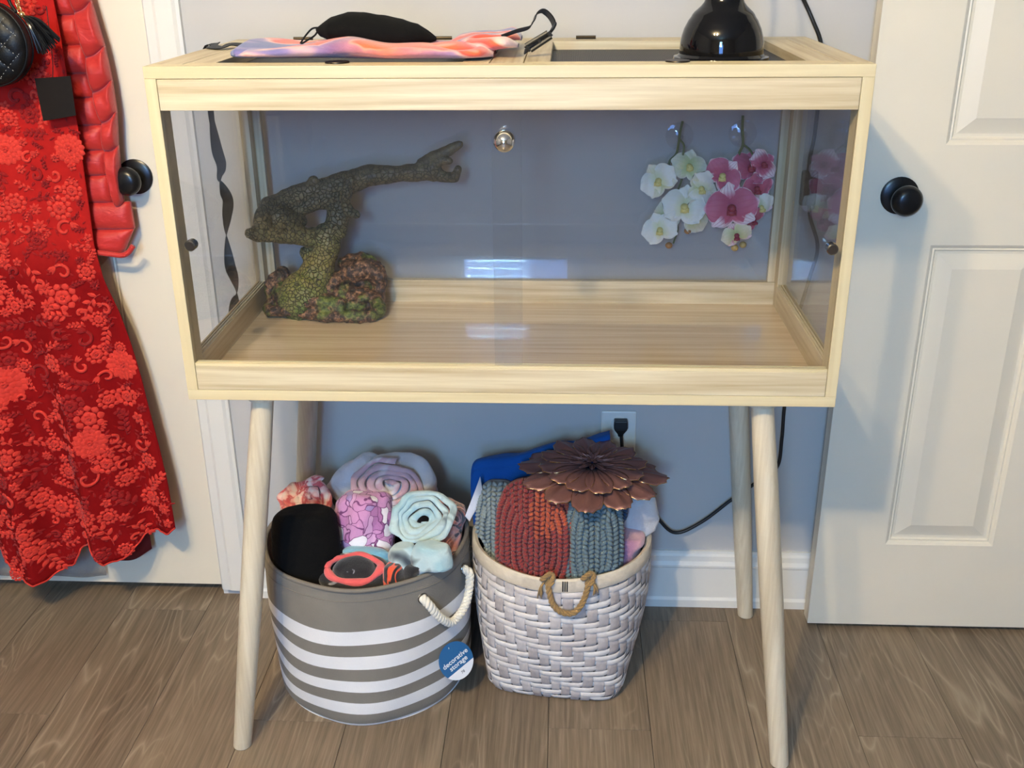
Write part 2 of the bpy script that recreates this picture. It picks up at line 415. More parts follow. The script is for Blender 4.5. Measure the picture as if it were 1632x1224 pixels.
for y in (.0015, .0075, .0135):
    box('track_strip', M['edge'], tk, -IX+.0006, IX-.0006, y, y+.0026, .751, .7555, .0003)
box('back_rail', M['oak_x'], tk, -IX, IX, D-TH, D, HB+TH, .757)
box('back_rail', M['oak_x'], tk, -IX, IX, D-TH, D, 1.137, T-TH)
for sx in (-1, 1):
    a, b = sorted((sx*IX, sx*(IX-.014)))
    box('back_stile', M['oak_z'], tk, a, b, D-.014, D-.001, .757, 1.137)
MB().box(-IX, IX, D-.009, D-.0055, .757, 1.137).build('back_pane', M['glass'], tk, smooth=False)
MB().box(-IX, .024, .0105, .0132, .7535, 1.1372).build('front_pane', M['glass'], tk, smooth=False)
MB().box(-.018, IX, .0042, .0070, .7535, 1.1372).build('front_pane', M['glass'], tk, smooth=False)
box('tray', M['tray'], tk, -IX, IX, TH, D-TH, HB+TH, HB+TH+.003, 0)
# top: end boards, front and back rails, two hinged mesh lids
zt0, zt1 = T-TH, T
box('top_front_rail', M['edge'], tk, -HX, HX, 0, .030, zt0, zt1)
box('top_back_rail', M['oak_x'], tk, -HX, HX, .424, D, zt0, zt1)
box('top_end_board', M['oak_y'], tk, -HX, -.4545, .0302, .4238, zt0, zt1)
box('top_end_board', M['oak_y'], tk, .4610, HX, .0302, .4238, zt0, zt1)
box('top_centre_board', M['oak_y'], tk, -.0205, .0255, .0302, .4238, zt0, zt1)
mm = NT('black_wire_mesh'); v = mm.coord()
wv = mm.n('ShaderNodeTexWave', wave_type='BANDS', bands_direction='X'); wv.inputs['Scale'].default_value = 110; mm.l(v, wv.inputs['Vector'])
wv2 = mm.n('ShaderNodeTexWave', wave_type='BANDS', bands_direction='Y'); wv2.inputs['Scale'].default_value = 110; mm.l(v, wv2.inputs['Vector'])
hh = mm.math('MAXIMUM', wv.outputs['Fac'], wv2.outputs['Fac'])
mm.set(mm.ramp(hh, [(.3, (.004, .004, .004)), (.8, (.035, .035, .037))]), .5); mm.bump(hh, .5, .0008); M['mesh'] = mm.m
for (a, b, oa, ob, hx, px) in ((-.4530, -.0220, -.412, -.060, (-.374, -.13), -.236), (.0270, .4595, .063, .417, (.119, .36), .239)):
    ld = box('lid', M['edge'], tk, a, b, .0315, .0480, zt0, zt1)
    ld.name = 'lid'
    MB().box(a, oa, .0482, .3798, zt0, zt1).build('lid_stile', M['oak_y'], ld, smooth=False, bevel=.0006)
    MB().box(ob, b, .0482, .3798, zt0, zt1).build('lid_stile', M['oak_y'], ld, smooth=False, bevel=.0006)
    MB().box(a, b, .38, .4225, zt0, zt1).build('lid_rail', M['oak_x'], ld, smooth=False, bevel=.0006)
    MB().box(oa, ob, .0482, .3798, zt0+.0015, zt0+.003).build('mesh_screen', M['mesh'], ld, smooth=False)
    MB().lathe([(0, .0022), (.008, .0018), (.0165, .0022), (.0172, .0008), (.0172, 0), (0, 0)], (px, .040, zt1), 28).build('finger_pull', M['brass'], ld)
    for h in hx:
        hg = MB().box(h-.017, h+.017, .4215, .4245, zt1, zt1+.002)
        hg.tube([(h-.017, .423, zt1+.003), (h+.017, .423, zt1+.003)], .0028, 8)
        hg.build('hinge', M['brass'], ld, smooth=False)
# legs
def leg(top, bot, kr=(.0172, .0195, .0195, .0165)):
    top, bot = Vector(top), Vector(bot); m = MB(); n = 14
    pts = [bot+(top-bot)*(k/n) for k in range(n+1)]
    m.tube([bot+(top-bot)*.002*0, *pts[0:]], [kr[3]-.002]+[interp(k/n, [0, .02, .45, .8, 1], [kr[3], kr[3], kr[2], kr[1], kr[0]]) for k in range(n+1)], 28)
    z0 = min(v[2] for v in m.v); m.v = [(v[0], v[1], max(v[2], .0015)) for v in m.v]
    o = m.build('leg', M['leg'], tk)
    MB().lathe([(0, 0), (kr[3]-.0012, 0), (kr[3]-.0012, .0016), (0, .0016)], (bot.x, bot.y, 0), 24).build('foot_pad', M['blackm'], o)
    MB().lathe([(0, -.012), (.026, -.012), (.03, 0), (0, 0)], (top.x, top.y, HB), 24).build('leg_collar', M['leg'], o)
    return o
leg((-.393, .042, HB), (-.493, .008, 0)); leg((.397, .042, HB), (.4785, .0, 0))
leg((-.398, .40, HB), (-.487, .446, 0)); leg((.410, .40, HB), (.488, .446, 0))
# pane knobs
def pane_knob(x, z, yf):
    MB().lathe([(0, -.019), (.0066, -.019), (.0082, -.0175), (.0082, -.004), (.0065, -.003), (.0065, 0), (0, 0)], (x, yf, z), 24, 'y').build('pane_knob', M['gun'], tk)
pane_knob(-.4635, .944, .0105); pane_knob(.4660, .945, .0042)
MB().lathe([(0, -.028), (.005, -.0275), (.0105, -.024), (.0142, -.018), (.0155, -.0125), (.0142, -.007), (.010, -.0035), (.006, -.0015), (.006, 0), (0, 0)], (.0005, .0042, 1.096), 32, 'y').build('ball_knob', M['chrome'], tk)

# ---------------------------------------------------------------- resin driftwood ornament
def sdf_mesh(name, caps, mat, parent, vox=.0028, disp=(.004, 60), smooth=4, disp2=None):
    """capsule chains melted into one skin by a voxel remesh, then roughened"""
    m = MB()
    for pts, rad in caps:
        pts = [Vector(p) for p in pts]
        if len(pts) == 1: m.sphere(pts[0], rad[0], 16, 10); continue
        q, rr = [], []
        for i in range(len(pts)-1):
            for k in range(5): q.append(pts[i].lerp(pts[i+1], k/5)); rr.append(rad[i]+(rad[i+1]-rad[i])*k/5)
        q.append(pts[-1]); rr.append(rad[-1])
        m.tube(q, rr, 14)
        for p_, r_ in zip(pts, rad): m.sphere(p_, r_, 14, 8)
    o = m.build(name, mat, parent, angle=180)
    r = o.modifiers.new('melt', 'REMESH'); r.mode = 'VOXEL'; r.voxel_size = vox; r.use_smooth_shade = True
    s_ = o.modifiers.new('smooth', 'SMOOTH'); s_.iterations = smooth; s_.factor = .6
    def dsp(st, sc, kind='CLOUDS'):
        t = bpy.data.textures.new(name+'_relief', kind); t.noise_scale = sc
        d = o.modifiers.new('relief', 'DISPLACE'); d.texture = t; d.strength = st; d.mid_level = .5; d.texture_coords = 'LOCAL'
    dsp(disp[0], disp[1])
    if disp2: dsp(*disp2)
    return o
bm_ = NT('cracked_bark_resin'); v = bm_.coord()
vo = bm_.n('ShaderNodeTexVoronoi', feature='DISTANCE_TO_EDGE'); vo.inputs['Scale'].default_value = 135; 
wn = bm_.noise(v, 30, 3); vm = bm_.n('ShaderNodeVectorMath', operation='MULTIPLY_ADD'); bm_.l(wn.outputs['Color'], vm.inputs[0]); vm.inputs[1].default_value = (.012,)*3; bm_.l(v, vm.inputs[2]); bm_.l(vm.outputs[0], vo.inputs['Vector'])
sx = bm_.n('ShaderNodeSeparateXYZ'); bm_.l(v, sx.inputs[0])
hgt = bm_.math('ADD', sx.outputs['Z'], bm_.math('MULTIPLY', bm_.noise(v, 14, 3).outputs[0], .10))
body = bm_.ramp(bm_.math('MULTIPLY', hgt, 2.6), [(.16, srgb(84, 108, 40)), (.34, srgb(128, 120, 58)), (.48, srgb(106, 106, 62)), (.64, srgb(92, 84, 62)), (.9, srgb(98, 86, 70))])
nn = bm_.noise(v, 60, 5, .7)
body = bm_.mix(bm_.ramp(nn.outputs[0], [(.45, (0,)*3), (.62, (.45,)*3)]), body, srgb(140, 122, 84))
crk = bm_.ramp(vo.outputs['Distance'], [(.0, (0,)*3), (.12, (1,)*3)])
fade = bm_.ramp(bm_.math('MULTIPLY', hgt, 2.6), [(.72, (1,)*3), (.9, (.15,)*3)])
cf = bm_.mix(fade, (1, 1, 1), crk)
bm_.set(bm_.mix(cf, srgb(38, 38, 24), body), .55); bm_.bump(cf, .7, .0025); M['bark'] = bm_.m
rk = NT('coppery_rock_resin'); v = rk.coord(); n1 = rk.noise(v, 120, 5, .7); n2 = rk.noise(v, 16, 3)
c = rk.ramp(n1.outputs[0], [(.36, srgb(20, 14, 10)), (.5, srgb(70, 46, 32)), (.66, srgb(176, 128, 92))])
gm = rk.noise(v, 22, 3, .6)
c = rk.mix(rk.ramp(gm.outputs[0], [(.52, (0,)*3), (.60, (.8,)*3)]), c, rk.ramp(n1.outputs[0], [(.35, srgb(28, 40, 12)), (.6, srgb(104, 130, 48))]))
rk.set(c, .38); rk.bump(n1.outputs[0], .8, .004); M['rock'] = rk.m
ZT = HB+TH+.003
DY = .372
def q(x, y, dy=0): return PY(x, y, DY+dy)
dw = thing('driftwood_ornament', 'mossy brown resin driftwood branch on rocky base inside the glass tank', 'ornament', (PZ(515, 500, ZT).x, DY, ZT))
R1 = .00106
def cap(pts, rad): return ([q(a, b, c) for a, b, c in pts], [r*R1*1.14 for r in rad], )
trunk = [
 cap([(490, 475, -.01), (503, 440, 0), (514, 410, 0), (524, 388, 0), (520, 372, 0)], [44, 28, 21, 20, 17]),
 cap([(526, 386, 0), (500, 379, -.01), (470, 376, -.035), (435, 374, -.07), (412, 374, -.095), (398, 372, -.115)], [17, 15, 13, 12, 11, 8]),
 cap([(526, 380, 0), (533, 352, 0), (538, 330, .005), (548, 300, .01)], [16, 13, 13, 15]),
 cap([(414, 368, -.09), (420, 345, -.065), (430, 328, -.035), (450, 322, -.01)], [12, 13, 14, 15]),
 cap([(448, 332, -.005), (475, 330, 0), (500, 320, .005), (530, 314, .005)], [18, 15, 15, 15]),
 cap([(545, 345, .0), (540, 370, 0)], [12, 12]),
 cap([(478, 478, -.02), (494, 455, -.01)], [34, 26]),
 cap([(440, 345, -.045), (462, 350, -.02), (478, 352, .0)], [17, 17, 11]),
 cap([(440, 370, -.06), (455, 362, -.035), (480, 368, -.02)], [14, 14, 10]),
 cap([(430, 330, -.035), (455, 318, -.01), (488, 308, .005), (527, 299, .01), (558, 290, .01), (592, 279, .015), (631, 277, .02), (665, 275, .02), (690, 270, .02)], [13, 15, 17, 17, 18, 16, 13, 14, 15]),
 cap([(672, 262, .02), (695, 250, .02), (716, 239, .02), (733, 230, .015)], [10, 10, 8, 6.5]),
 cap([(690, 262, .015), (706, 255, .01), (716, 257, .005)], [9, 7, 5]),
 cap([(685, 279, .02), (705, 281, .015), (724, 283, .01), (730, 270, .005)], [9, 8, 8, 6]),
 cap([(498, 292, 0), (499, 288, -.005)], [9, 8]),
 cap([(558, 286, -.012), (553, 305, -.016), (551, 322, -.012), (556, 338, -.01), (568, 342, -.016)], [7, 7, 7, 8, 6]),
 cap([(497, 395, 0), (487, 402, 0), (492, 414, 0)], [8, 9, 8]),
 cap([(470, 341, -.016), (478, 340, -.017), (477, 348, -.017), (468, 349, -.016)], [4, 4, 4, 4]),
]
sdf_mesh('branch', trunk, M['bark'], dw, .0026, (.006, .03), 3, (.0022, .008))
base = [
 cap([(430, 493, -.035), (455, 497, -.045), (480, 499, -.05), (520, 506, -.06), (555, 507, -.06), (590, 505, -.055), (604, 494, -.03), (602, 475, 0)], [9, 8, 7, 8, 9, 10, 12, 12]),
 cap([(427, 492, -.02), (436, 478, 0), (430, 458, .02), (440, 447, .02), (452, 436, .03)], [10, 10, 9, 14, 11]),
 cap([(462, 470, 0), (500, 470, -.01), (540, 472, 0), (580, 474, 0)], [26, 24, 20, 16]),
 cap([(450, 462, .03), (500, 464, .03), (560, 464, .03), (590, 464, .03)], [20, 22, 20, 18]),
 cap([(472, 478, -.035), (500, 480, -.04), (540, 486, -.045)], [14, 16, 12]),
 cap([(455, 488, -.02), (500, 490, -.02), (560, 492, -.02), (590, 488, 0)], [16, 16, 15, 14]),
 cap([(560, 432, .01), (580, 428, .02), (600, 432, .02), (605, 448, .015)], [17, 20, 15, 12]),
 cap([(550, 420, .02), (575, 414, .03), (600, 424, .03)], [12, 13, 10]),
 cap([(604, 440, .01), (606, 455, .01), (601, 475, 0)], [10, 9, 10]),
 cap([(540, 445, 0), (524, 462, -.02), (510, 478, -.03)], [12, 8, 7]),
 cap([(480, 455, .02), (520, 450, .03), (570, 455, .04)], [20, 20, 18]),
 cap([(590, 470, -.01), (575, 478, -.02)], [9, 8]),
]
base = [([Vector((p_.x, p_.y, max(p_.z, ZT+r_*.85))) for p_, r_ in zip(a, b)], b) for a, b in base]
bo = sdf_mesh('rock_base', base, M['rock'], dw, .0030, (.011, .022), 2, (.005, .009))
# moss tufts on the slope of the base: one counted-by-nobody part
moss = MB()
for k in range(900):
    x = rnd.gauss(492, 20); y = rnd.gauss(468, 16)
    if not (452 < x < 530 and 432 < y < 496): continue
    p_ = q(x, y, -.033+abs(x-492)*.0004+rnd.uniform(-.006, .003)); d_ = Vector((rnd.uniform(-1, 1), -.6, rnd.uniform(-.2, 1))).normalized()*rnd.uniform(.004, .008)
    s_ = Vector((.0006, 0, .0003)); moss.add([p_-s_, p_+s_, p_+d_], [(0, 1, 2)])
tag(moss.build('moss', plain('moss_green', srgb(104, 128, 52), .8, var=.4), dw), kind='stuff')

# ---------------------------------------------------------------- orchids hanging from suction cups
def petal_mat(name, stops, vein):
    m = NT(name); a = m.n('ShaderNodeAttribute', attribute_name='col'); sp = m.n('ShaderNodeSeparateColor'); m.l(a.outputs['Color'], sp.inputs[0])
    c = m.ramp(sp.outputs[0], stops)
    # veins fan out along the petal (second channel is the position across it)
    wv = m.math('PINGPONG', m.math('MULTIPLY', sp.outputs[1], 6), .5); vf = m.math('MULTIPLY', m.ramp(wv, [(.30, (0,)*3), (.48, (1,)*3)]), vein)
    c = m.mix(vf, c, stops[0][1]); n = m.noise(m.coord(), 90, 3)
    c = m.mix(.12, c, n.outputs['Color'], 'SOFT_LIGHT'); m.set(c, .6, 0, Sheen_Weight=.15, Subsurface_Weight=0.0); return m.m
PK = srgb(178, 56, 92); PM = srgb(202, 100, 130); PW = srgb(240, 214, 218); WW = srgb(240, 236, 226); WC = srgb(226, 224, 176)
M['pink'] = petal_mat('pink_petal', [(0, PK), (.55, PM), (.86, PM), (1, PW)], .25)
M['pinkw'] = petal_mat('white_pink_petal', [(0, PK), (.35, PM), (.62, PW), (1, PW)], .55)
M['whitep'] = petal_mat('white_petal', [(0, WC), (.35, WW), (1, WW)], .12)
M['cream'] = petal_mat('cream_petal', [(0, srgb(198, 204, 140)), (.5, srgb(228, 222, 190)), (1, srgb(236, 226, 210))], .25)
M['lip'] = plain('orchid_lip_rose', srgb(150, 30, 62), .5); M['lipw'] = plain('orchid_lip_cream', srgb(226, 208, 130), .5)
M['stem'] = plain('orchid_stem', srgb(84, 96, 58), .6); M['bud'] = plain('orchid_bud', srgb(186, 158, 96), .5, var=.2)
def petal(parent, mat, c, ang, L, W, tilt=.3, cup=.25, face=Vector((0, -1, 0)), thick=.0006, curl=0):
    """one petal growing from c in the plane facing 'face', turned by ang (radians, 0 = right, pi/2 = up)"""
    face = face.normalized(); rt = Vector((0, 0, 1)).cross(-face).normalized() if abs(face.z) < .95 else Vector((1, 0, 0)); up = (-face).cross(rt)*-1
    up = rt.cross(face)*-1 if False else face.cross(rt)*-1
    if up.z < 0: up = -up
    d = rt*math.cos(ang)+up*math.sin(ang); s_ = rt*-math.sin(ang)+up*math.cos(ang)
    nu, nv = 9, 9; vs, cols = [], []
    for side in (0, 1):
        for j in range(nv):
            t = j/(nv-1); wd = W*.5*max(.04, math.sin(PI*min(1, .04+.90*t)**.85))**.55*(1 if t < .97 else .72)
            for i in range(nu):
                a = i/(nu-1)*2-1; x = t*L*(1-.10*a*a*t); y = a*wd
                h = -tilt*x*(1-t*.6)+cup*(y*y)/max(W, 1e-6)*2-curl*t*t*L+.0012*math.sin(9*t+3*a)
                vs.append(c+d*x+s_*y+face*(-h*-1 if False else -h)-face*(thick*side)); e = max(t**1.3, abs(a)**3*min(1, t*2))
                cols.append((e, (a+1)/2, 0))
    m = MB(); n = nu*nv; fs = []
    for j in range(nv-1):
        for i in range(nu-1):
            a = (j*nu+i, j*nu+i+1, (j+1)*nu+i+1, (j+1)*nu+i); fs.append(a); fs.append(tuple(n+k for k in reversed(a)))
    m.add(vs, fs); return m.build('petal', mat, parent, cols=cols, angle=180)
def orchid(root, px, py, Y, R, big, sep, lipm, rot=0, face=(0, -1, 0), n=5, size=(1, 1)):
    """flower = lip with petals round it; R in photo pixels; big/sep = materials of the two wide petals and three sepals"""
    c = PY(px, py, Y); r = R*.00138; f = Vector(face).normalized()
    lp = MB(); lp.sphere(c+f*.003, r*.16, 12, 8, (1, 1.2, .9)); lp.sphere(c+f*.006+Vector((0, 0, -r*.16)), r*.12, 10, 7, (1.5, 1, 1))
    for sg in (-1, 1): lp.tube([c+f*.003, c+f*.009+Vector((sg*r*.12, 0, -r*.1)), c+f*.007+Vector((sg*r*.16, 0, -r*.26))], [r*.05, r*.06, r*.015], 8)
    o = lp.build('blossom', lipm, root)
    for k, a in enumerate((90, 215, 325)[:max(0, n-2)]): petal(o, sep, c-f*.002, math.radians(a+rot), r*.92*size[1], r*.80*size[1], .12, .3, f)
    for a in (8, 172): petal(o, big, c+f*.001, math.radians(a+rot), r*.98*size[0], r*1.25*size[0], .10, .2, f)
    return o
def cup(px, py, name_label):
    c = PY(px, py, D-.011); t = thing('suction_cup', name_label, 'suction cup', (c.x, D-.0095, c.z))
    y = D-.0093
    MB().lathe([(0, -.0115), (.004, -.0115), (.005, -.0085), (.009, -.006), (.017, -.0036), (.0245, -.0008), (.0250, 0), (.0244, 0), (.016, -.0022), (.008, -.0045), (0, -.005)], (c.x, y, c.z), 40, 'y').build('cup_disc', M['cup'], t)
    MB().lathe([(0, -.019), (.005, -.019), (.0058, -.016), (.0042, -.013), (.0036, -.0105), (0, -.0105)], (c.x, y, c.z), 20, 'y').build('cup_knob', M['cup'], t)
cup(1083, 217, 'clear suction cup on back glass behind the white orchid stem')
cup(1184, 213, 'clear suction cup on back glass behind the pink orchid stem')
OY = .425
def pth(pts): return cr([PY(a, b, c) for a, b, c in pts], 5)
wo = thing('orchid_spray', 'white artificial orchid spray hanging on the back glass, left of the pink one', 'artificial flower', (PY(1083, 195, OY).x, OY, PY(1083, 195, OY).z), 'orchid sprays in the tank')
sm_ = MB(); sm_.tube(pth([(1088, 193, .424), (1084, 210, .422), (1082, 225, .42), (1078, 245, .425), (1068, 256, .425), (1062, 275, .42)]), .0022, 8)
sm_.tube(pth([(1083, 222, .421), (1090, 232, .424), (1088, 252, .425), (1088, 280, .43), (1080, 305, .42), (1083, 318, .42)]), .0019, 8)
sm_.tube(pth([(1083, 318, .43), (1076, 345, .425), (1080, 365, .42), (1073, 388, .42)]), .0016, 8); sm_.build('stem', M['stem'], wo)
orchid(wo, 1050, 288, .405, 27, M['whitep'], M['cream'], M['lipw'], -38, (-.35, -1, .15))
orchid(wo, 1098, 266, .415, 26, M['cream'], M['cream'], M['lipw'], 15, (.2, -1, .5))
orchid(wo, 1117, 300, .405, 25, M['whitep'], M['cream'], M['lipw'], 100, (.3, -1, -.1))
orchid(wo, 1090, 330, .395, 32, M['whitep'], M['whitep'], M['lipw'], 12, (.15, -1, .35))
orchid(wo, 1107, 345, .410, 27, M['cream'], M['cream'], M['lipw'], 60, (.5, -1, -.2))
orchid(wo, 1063, 345, .415, 22, M['cream'], M['cream'], M['lipw'], 50, (-.5, -1, .3))
orchid(wo, 1052, 366, .400, 26, M['whitep'], M['whitep'], M['lipw'], -24, (-.2, -1, .1))
for x, y in ((1066, 391), (1096, 368)): MB().sphere(PY(x, y, .418), .0068, 12, 9, (1, 1, .85)).build('bud', plain('tan_bud', srgb(176, 124, 74), .6, var=.2), wo)
po = thing('orchid_spray', 'pink and white artificial orchid spray hanging on the back glass near the right corner', 'artificial flower', (PY(1184, 190, OY).x, OY, PY(1184, 190, OY).z), 'orchid sprays in the tank')
sm_ = MB(); sm_.tube(pth([(1184, 184, .424), (1183, 205, .422), (1184, 230, .42), (1178, 245, .425), (1177, 262, .425)]), .0024, 8)
sm_.tube(pth([(1184, 230, .421), (1196, 240, .424), (1201, 256, .425), (1200, 300, .43), (1180, 340, .43), (1172, 368, .42), (1168, 385, .42)]), .0019, 8); sm_.build('stem', M['stem'], po)
orchid(po, 1152, 280, .405, 27, M['pink'], M['pinkw'], M['lipw'], 42, (-.25, -1, .1))
orchid(po, 1196, 268, .415, 28, M['pink'], M['pink'], M['lip'], 25, (.3, -1, .7))
orchid(po, 1216, 262, .412, 22, M['pinkw'], M['pink'], M['lip'], 60, (.4, -1, .4))
orchid(po, 1205, 300, .410, 25, M['pink'], M['pink'], M['lip'], -15, (.4, -1, -.2))
orchid(po, 1212, 330, .418, 22, M['whitep'], M['pinkw'], M['lipw'], -30, (.5, -1, -.1))
orchid(po, 1166, 332, .388, 37, M['pink'], M['pinkw'], M['lip'], -10, (-.05, -1, .2))
orchid(po, 1200, 350, .415, 20, M['pink'], M['pink'], M['lip'], -60, (.5, -1, -.3))
orchid(po, 1174, 374, .400, 22, M['cream'], M['pinkw'], M['lip'], -30, (0, -1, -.3))
for x, y in ((1171, 395), (1184, 390)): MB().sphere(PY(x, y, .412), .0068, 12, 9, (1, 1, .9)).build('bud', M['bud'], po)

# ---------------------------------------------------------------- on top of the tank
# heat lamp dome
lx, ly = .3205, .200
lz = T-TH+.003
lam = thing('heat_lamp', 'glossy black dome heat lamp standing on the right mesh lid', 'lamp', (lx, ly, lz))
pr = [(.0705, .0), (.0725, .0025), (.0715, .0055), (.0665, .0065), (.0630, .010), (.0628, .018), (.0622, .026), (.0605, .036), (.0575, .046), (.0555, .050), (.0530, .055), (.0518, .0575), (.0480, .0625), (.0462, .066), (.0435, .0695), (.040, .0725), (.034, .078), (.030, .083), (.028, .088), (.028, .094), (.0265, .096), (.0265, .102), (.0235, .104), (.0235, .135), (.020, .139), (0, .139)]
MB().lathe(pr+[(0, .137), (.026, .09), (.058, .03), (.061, .006), (.0705, .0)], (lx, ly, lz), 64).build('dome', M['blackg'], lam, angle=30)
MB().lathe([(0, .139), (.008, .139), (.0065, .152), (.0045, .158), (0, .158)], (lx, ly, lz), 20).build('cord_grip', M['blackm'], lam)
# its cord, over the back and down behind the tank to the wall plug
BY = D+.012
cpts = [(lx, ly, lz+.156), (lx+.005, ly, lz+.19), (lx+.05, ly+.12, lz+.25), Vector(PY(1252, -60, .43)), Vector(PY(1281, 0, BY)), Vector(PY(1296, 34, BY)), Vector(PY(1308, 68, BY)),
        Vector(PY(1310, 120, BY)), Vector(PY(1303, 175, BY)), Vector(PY(1298, 217, BY)), Vector(PY(1290, 258, BY)), Vector(PY(1289, 300, BY+.002)), Vector(PY(1291, 345, BY)), Vector(PY(1303, 395, BY)), Vector(PY(1288, 450, BY)), Vector(PY(1268, 520, BY)), Vector(PY(1258, 600, BY)),
        Vector(PY(1250, 650, BY)), Vector(PY(1246, 700, BY)), Vector(PY(1238, 745, BY)), Vector(PY(1204, 770, BY+.004)), Vector(PY(1165, 797, BY+.006)), Vector(PY(1118, 832, BY+.006)), Vector(PY(1076, 849, BY+.006)), Vector(PY(1046, 823, BY+.006)), Vector(PY(1015, 780, BY+.006)), Vector(PY(995, 735, BY)), Vector((.2065, BY-.004, .421))]
cord = thing('power_cord', 'black lamp power cord hanging behind the tank and plugged into the outlet', 'cord', (.5, BY, .4))
MB().tube(cr(cpts, 8), .0036, 10).build('cable', M['blackm'], cord)
pb = PY(1289, 298, BY+.001)
MB().box(pb.x-.0145, pb.x+.0145, BY-.007, BY+.010, pb.z-.034, pb.z+.030).build('inline_switch', M['blackm'], cord, smooth=False, bevel=.004)
pg = MB(); vs = []
for z, hw, dp in ((.4525, .0135, .020), (.437, .0142, .021), (.432, .0125, .021), (.422, .006, .018), (.415, .0045, .015)):
    vs += [(.2055-hw, WY-.006-.0022, z), (.2055+hw, WY-.006-.0022, z), (.2055+hw, WY-.006-dp, z), (.2055-hw, WY-.006-dp, z)]
pg.add(vs, [(4*i+k, 4*i+(k+1) % 4, 4*i+4+(k+1) % 4, 4*i+4+k) for i in range(4) for k in range(4)]+[(3, 2, 1, 0), (16, 17, 18, 19)])
pg.build('plug', M['blackm'], cord, smooth=False, bevel=.002)

# tie-dye fleece garment
td = NT('tie_dye_fleece'); v = td.coord((1, 1.6, 2)); n1 = td.noise(v, 7.5, 2, .5, .6); n2 = td.noise(v, 400, 2)
sp = td.n('ShaderNodeSeparateXYZ'); td.l(td.coord(), sp.inputs[0])
c = td.ramp(n1.outputs[0], [(.36, srgb(88, 96, 158)), (.43, srgb(144, 128, 176)), (.47, srgb(232, 184, 178)), (.51, srgb(226, 84, 72)), (.60, srgb(232, 106, 66)), (.66, srgb(244, 204, 186)), (.73, srgb(126, 126, 178))])
c = td.mix(td.math('MULTIPLY', td.math('SUBTRACT', 1, td.math('MULTIPLY', td.math('ABSOLUTE', td.math('SUBTRACT', sp.outputs['X'], .03)), 9), clamp=True), .8), c, srgb(236, 122, 66))
td.set(c, .95, 0, Sheen_Weight=.4); td.bump(n2.outputs[0], .4, .002); M['tiedye'] = td.m
gx = PZ(600, 90, T).x
tt = thing('tie_dye_fleece', 'coral and periwinkle tie-dye fleece dog coat with black straps lying on the left lid', 'pet coat', (gx, .16, T))
def layer(x0, x1, y0, y1, zb, amp, seed, th=.010, lift=None, parent=tt, name='fleece_layer', ph=0, endr=.02):
    def fn(u, v_):
        a = 2*PI*v_  # closed loop cross-section in y,z ; u along x
        x = x0+(x1-x0)*u; e = min(1, sstep(0, endr, u*(x1-x0)))*min(1, sstep(0, endr, (1-u)*(x1-x0)))**.5
        yc, hw = (y0+y1)/2, (y1-y0)/2*(.45+.55*e); y = yc+hw*math.cos(a)*(1+.05*math.sin(9*u+seed))+.012*math.sin(5*u+seed)
        hh = th*(.4+.6*e)*(1+.5*nz(x*14+seed, y*6, seed))+amp*max(0, nz(x*9+seed*3, y*12, seed*2)+.15)
        up = math.sin(a); z = zb+(hh*(1+up)/2 if up < 0 else hh*.5+hh*.5*abs(up)**.6)
        if lift: z += lift(u)
        return Vector((x, y, z))
    m = MB(); m.grid(fn, 90, 40); return m.build(name, M['tiedye'], parent, angle=180, fix=True)
xl, xr = PZ(386, 88, T).x, PZ(838, 88, T).x
layer(xl, xr-.045, .048, .20, T+.0005, .013, 1.3, .018)
layer(xl+.02, xr-.06, .053, .10, T+.006, .008, 4.1, .012)
layer(-.10, xr-.01, .17, .30, T+.001, .014, 2.2, .014, lift=lambda u: .010*math.sin(PI*u)+.012*sstep(.6, 1, u))
layer(xr-.10, xr-.01, .09, .17, T+.001, .010, 6.6, .016, lift=lambda u: .012*sstep(.2, .9, u))
# webbing
def ribbon(pts, wdir, wid, th, mat, parent, name, tw=None, n=8):
    """flat strap through pts; wdir(i fraction) gives its width direction"""
    c = cr(pts, n); m = MB(); vs = []
    for i, p_ in enumerate(c):
        t = (c[min(i+1, len(c)-1)]-c[max(i-1, 0)]).normalized(); wd = Vector(wdir(i/(len(c)-1))); wd = (wd-t*wd.dot(t)).normalized(); nn_ = t.cross(wd)
        for a, b in ((-1, -1), (1, -1), (1, 1), (-1, 1)): vs.append(p_+wd*a*wid/2+nn_*b*th/2)
    k = len(c); fs = [(4*i+j, 4*i+(j+1) % 4, 4*i+4+(j+1) % 4, 4*i+4+j) for i in range(k-1) for j in range(4)]+[(3, 2, 1, 0), (4*k-4, 4*k-3, 4*k-2, 4*k-1)]
    m.add(vs, fs); return m.build(name, mat, parent, angle=50)
M['web'] = fabric('black_webbing', (.008, .008, .009), 900, .3, sheen=.1, rough=.7)
SY = .14
ribbon([PY(x, y, yy) for x, y, yy in ((800, 58, .15), (822, 50, .15), (842, 44, .15), (850, 34, .15), (856, 22, .15), (866, 18, .15), (877, 27, .15), (883, 40, .15), (880, 50, .14), (872, 58, .135))], lambda f: (.25, -.95, .35), .019, .0016, M['web'], tt, 'strap')
ribbon([PY(x, y, yy) for x, y, yy in ((884, 40, .145), (876, 52, .14), (862, 64, .13), (848, 74, .12), (836, 83, .115))], lambda f: (.5, -.55, .62), .017, .0022, M['web'], tt, 'strap')
bk = MB()
def PB(x, y): return PY(x, y, .12)
ring_pts = [PB(873, 51), PB(879, 58), PB(846, 80), PB(838, 72)]
for a, b in zip(ring_pts, ring_pts[1:]+ring_pts[:1]): bk.tube([a+Vector((0, -.006, 0)), b+Vector((0, -.006, 0))], .0032, 8)
bk.tube([PB(858, 62)+Vector((0, -.006, 0)), PB(862, 69)+Vector((0, -.006, 0))], .0028, 8)
bk.build('buckle', M['blackm'], tt)
ed = -.5085
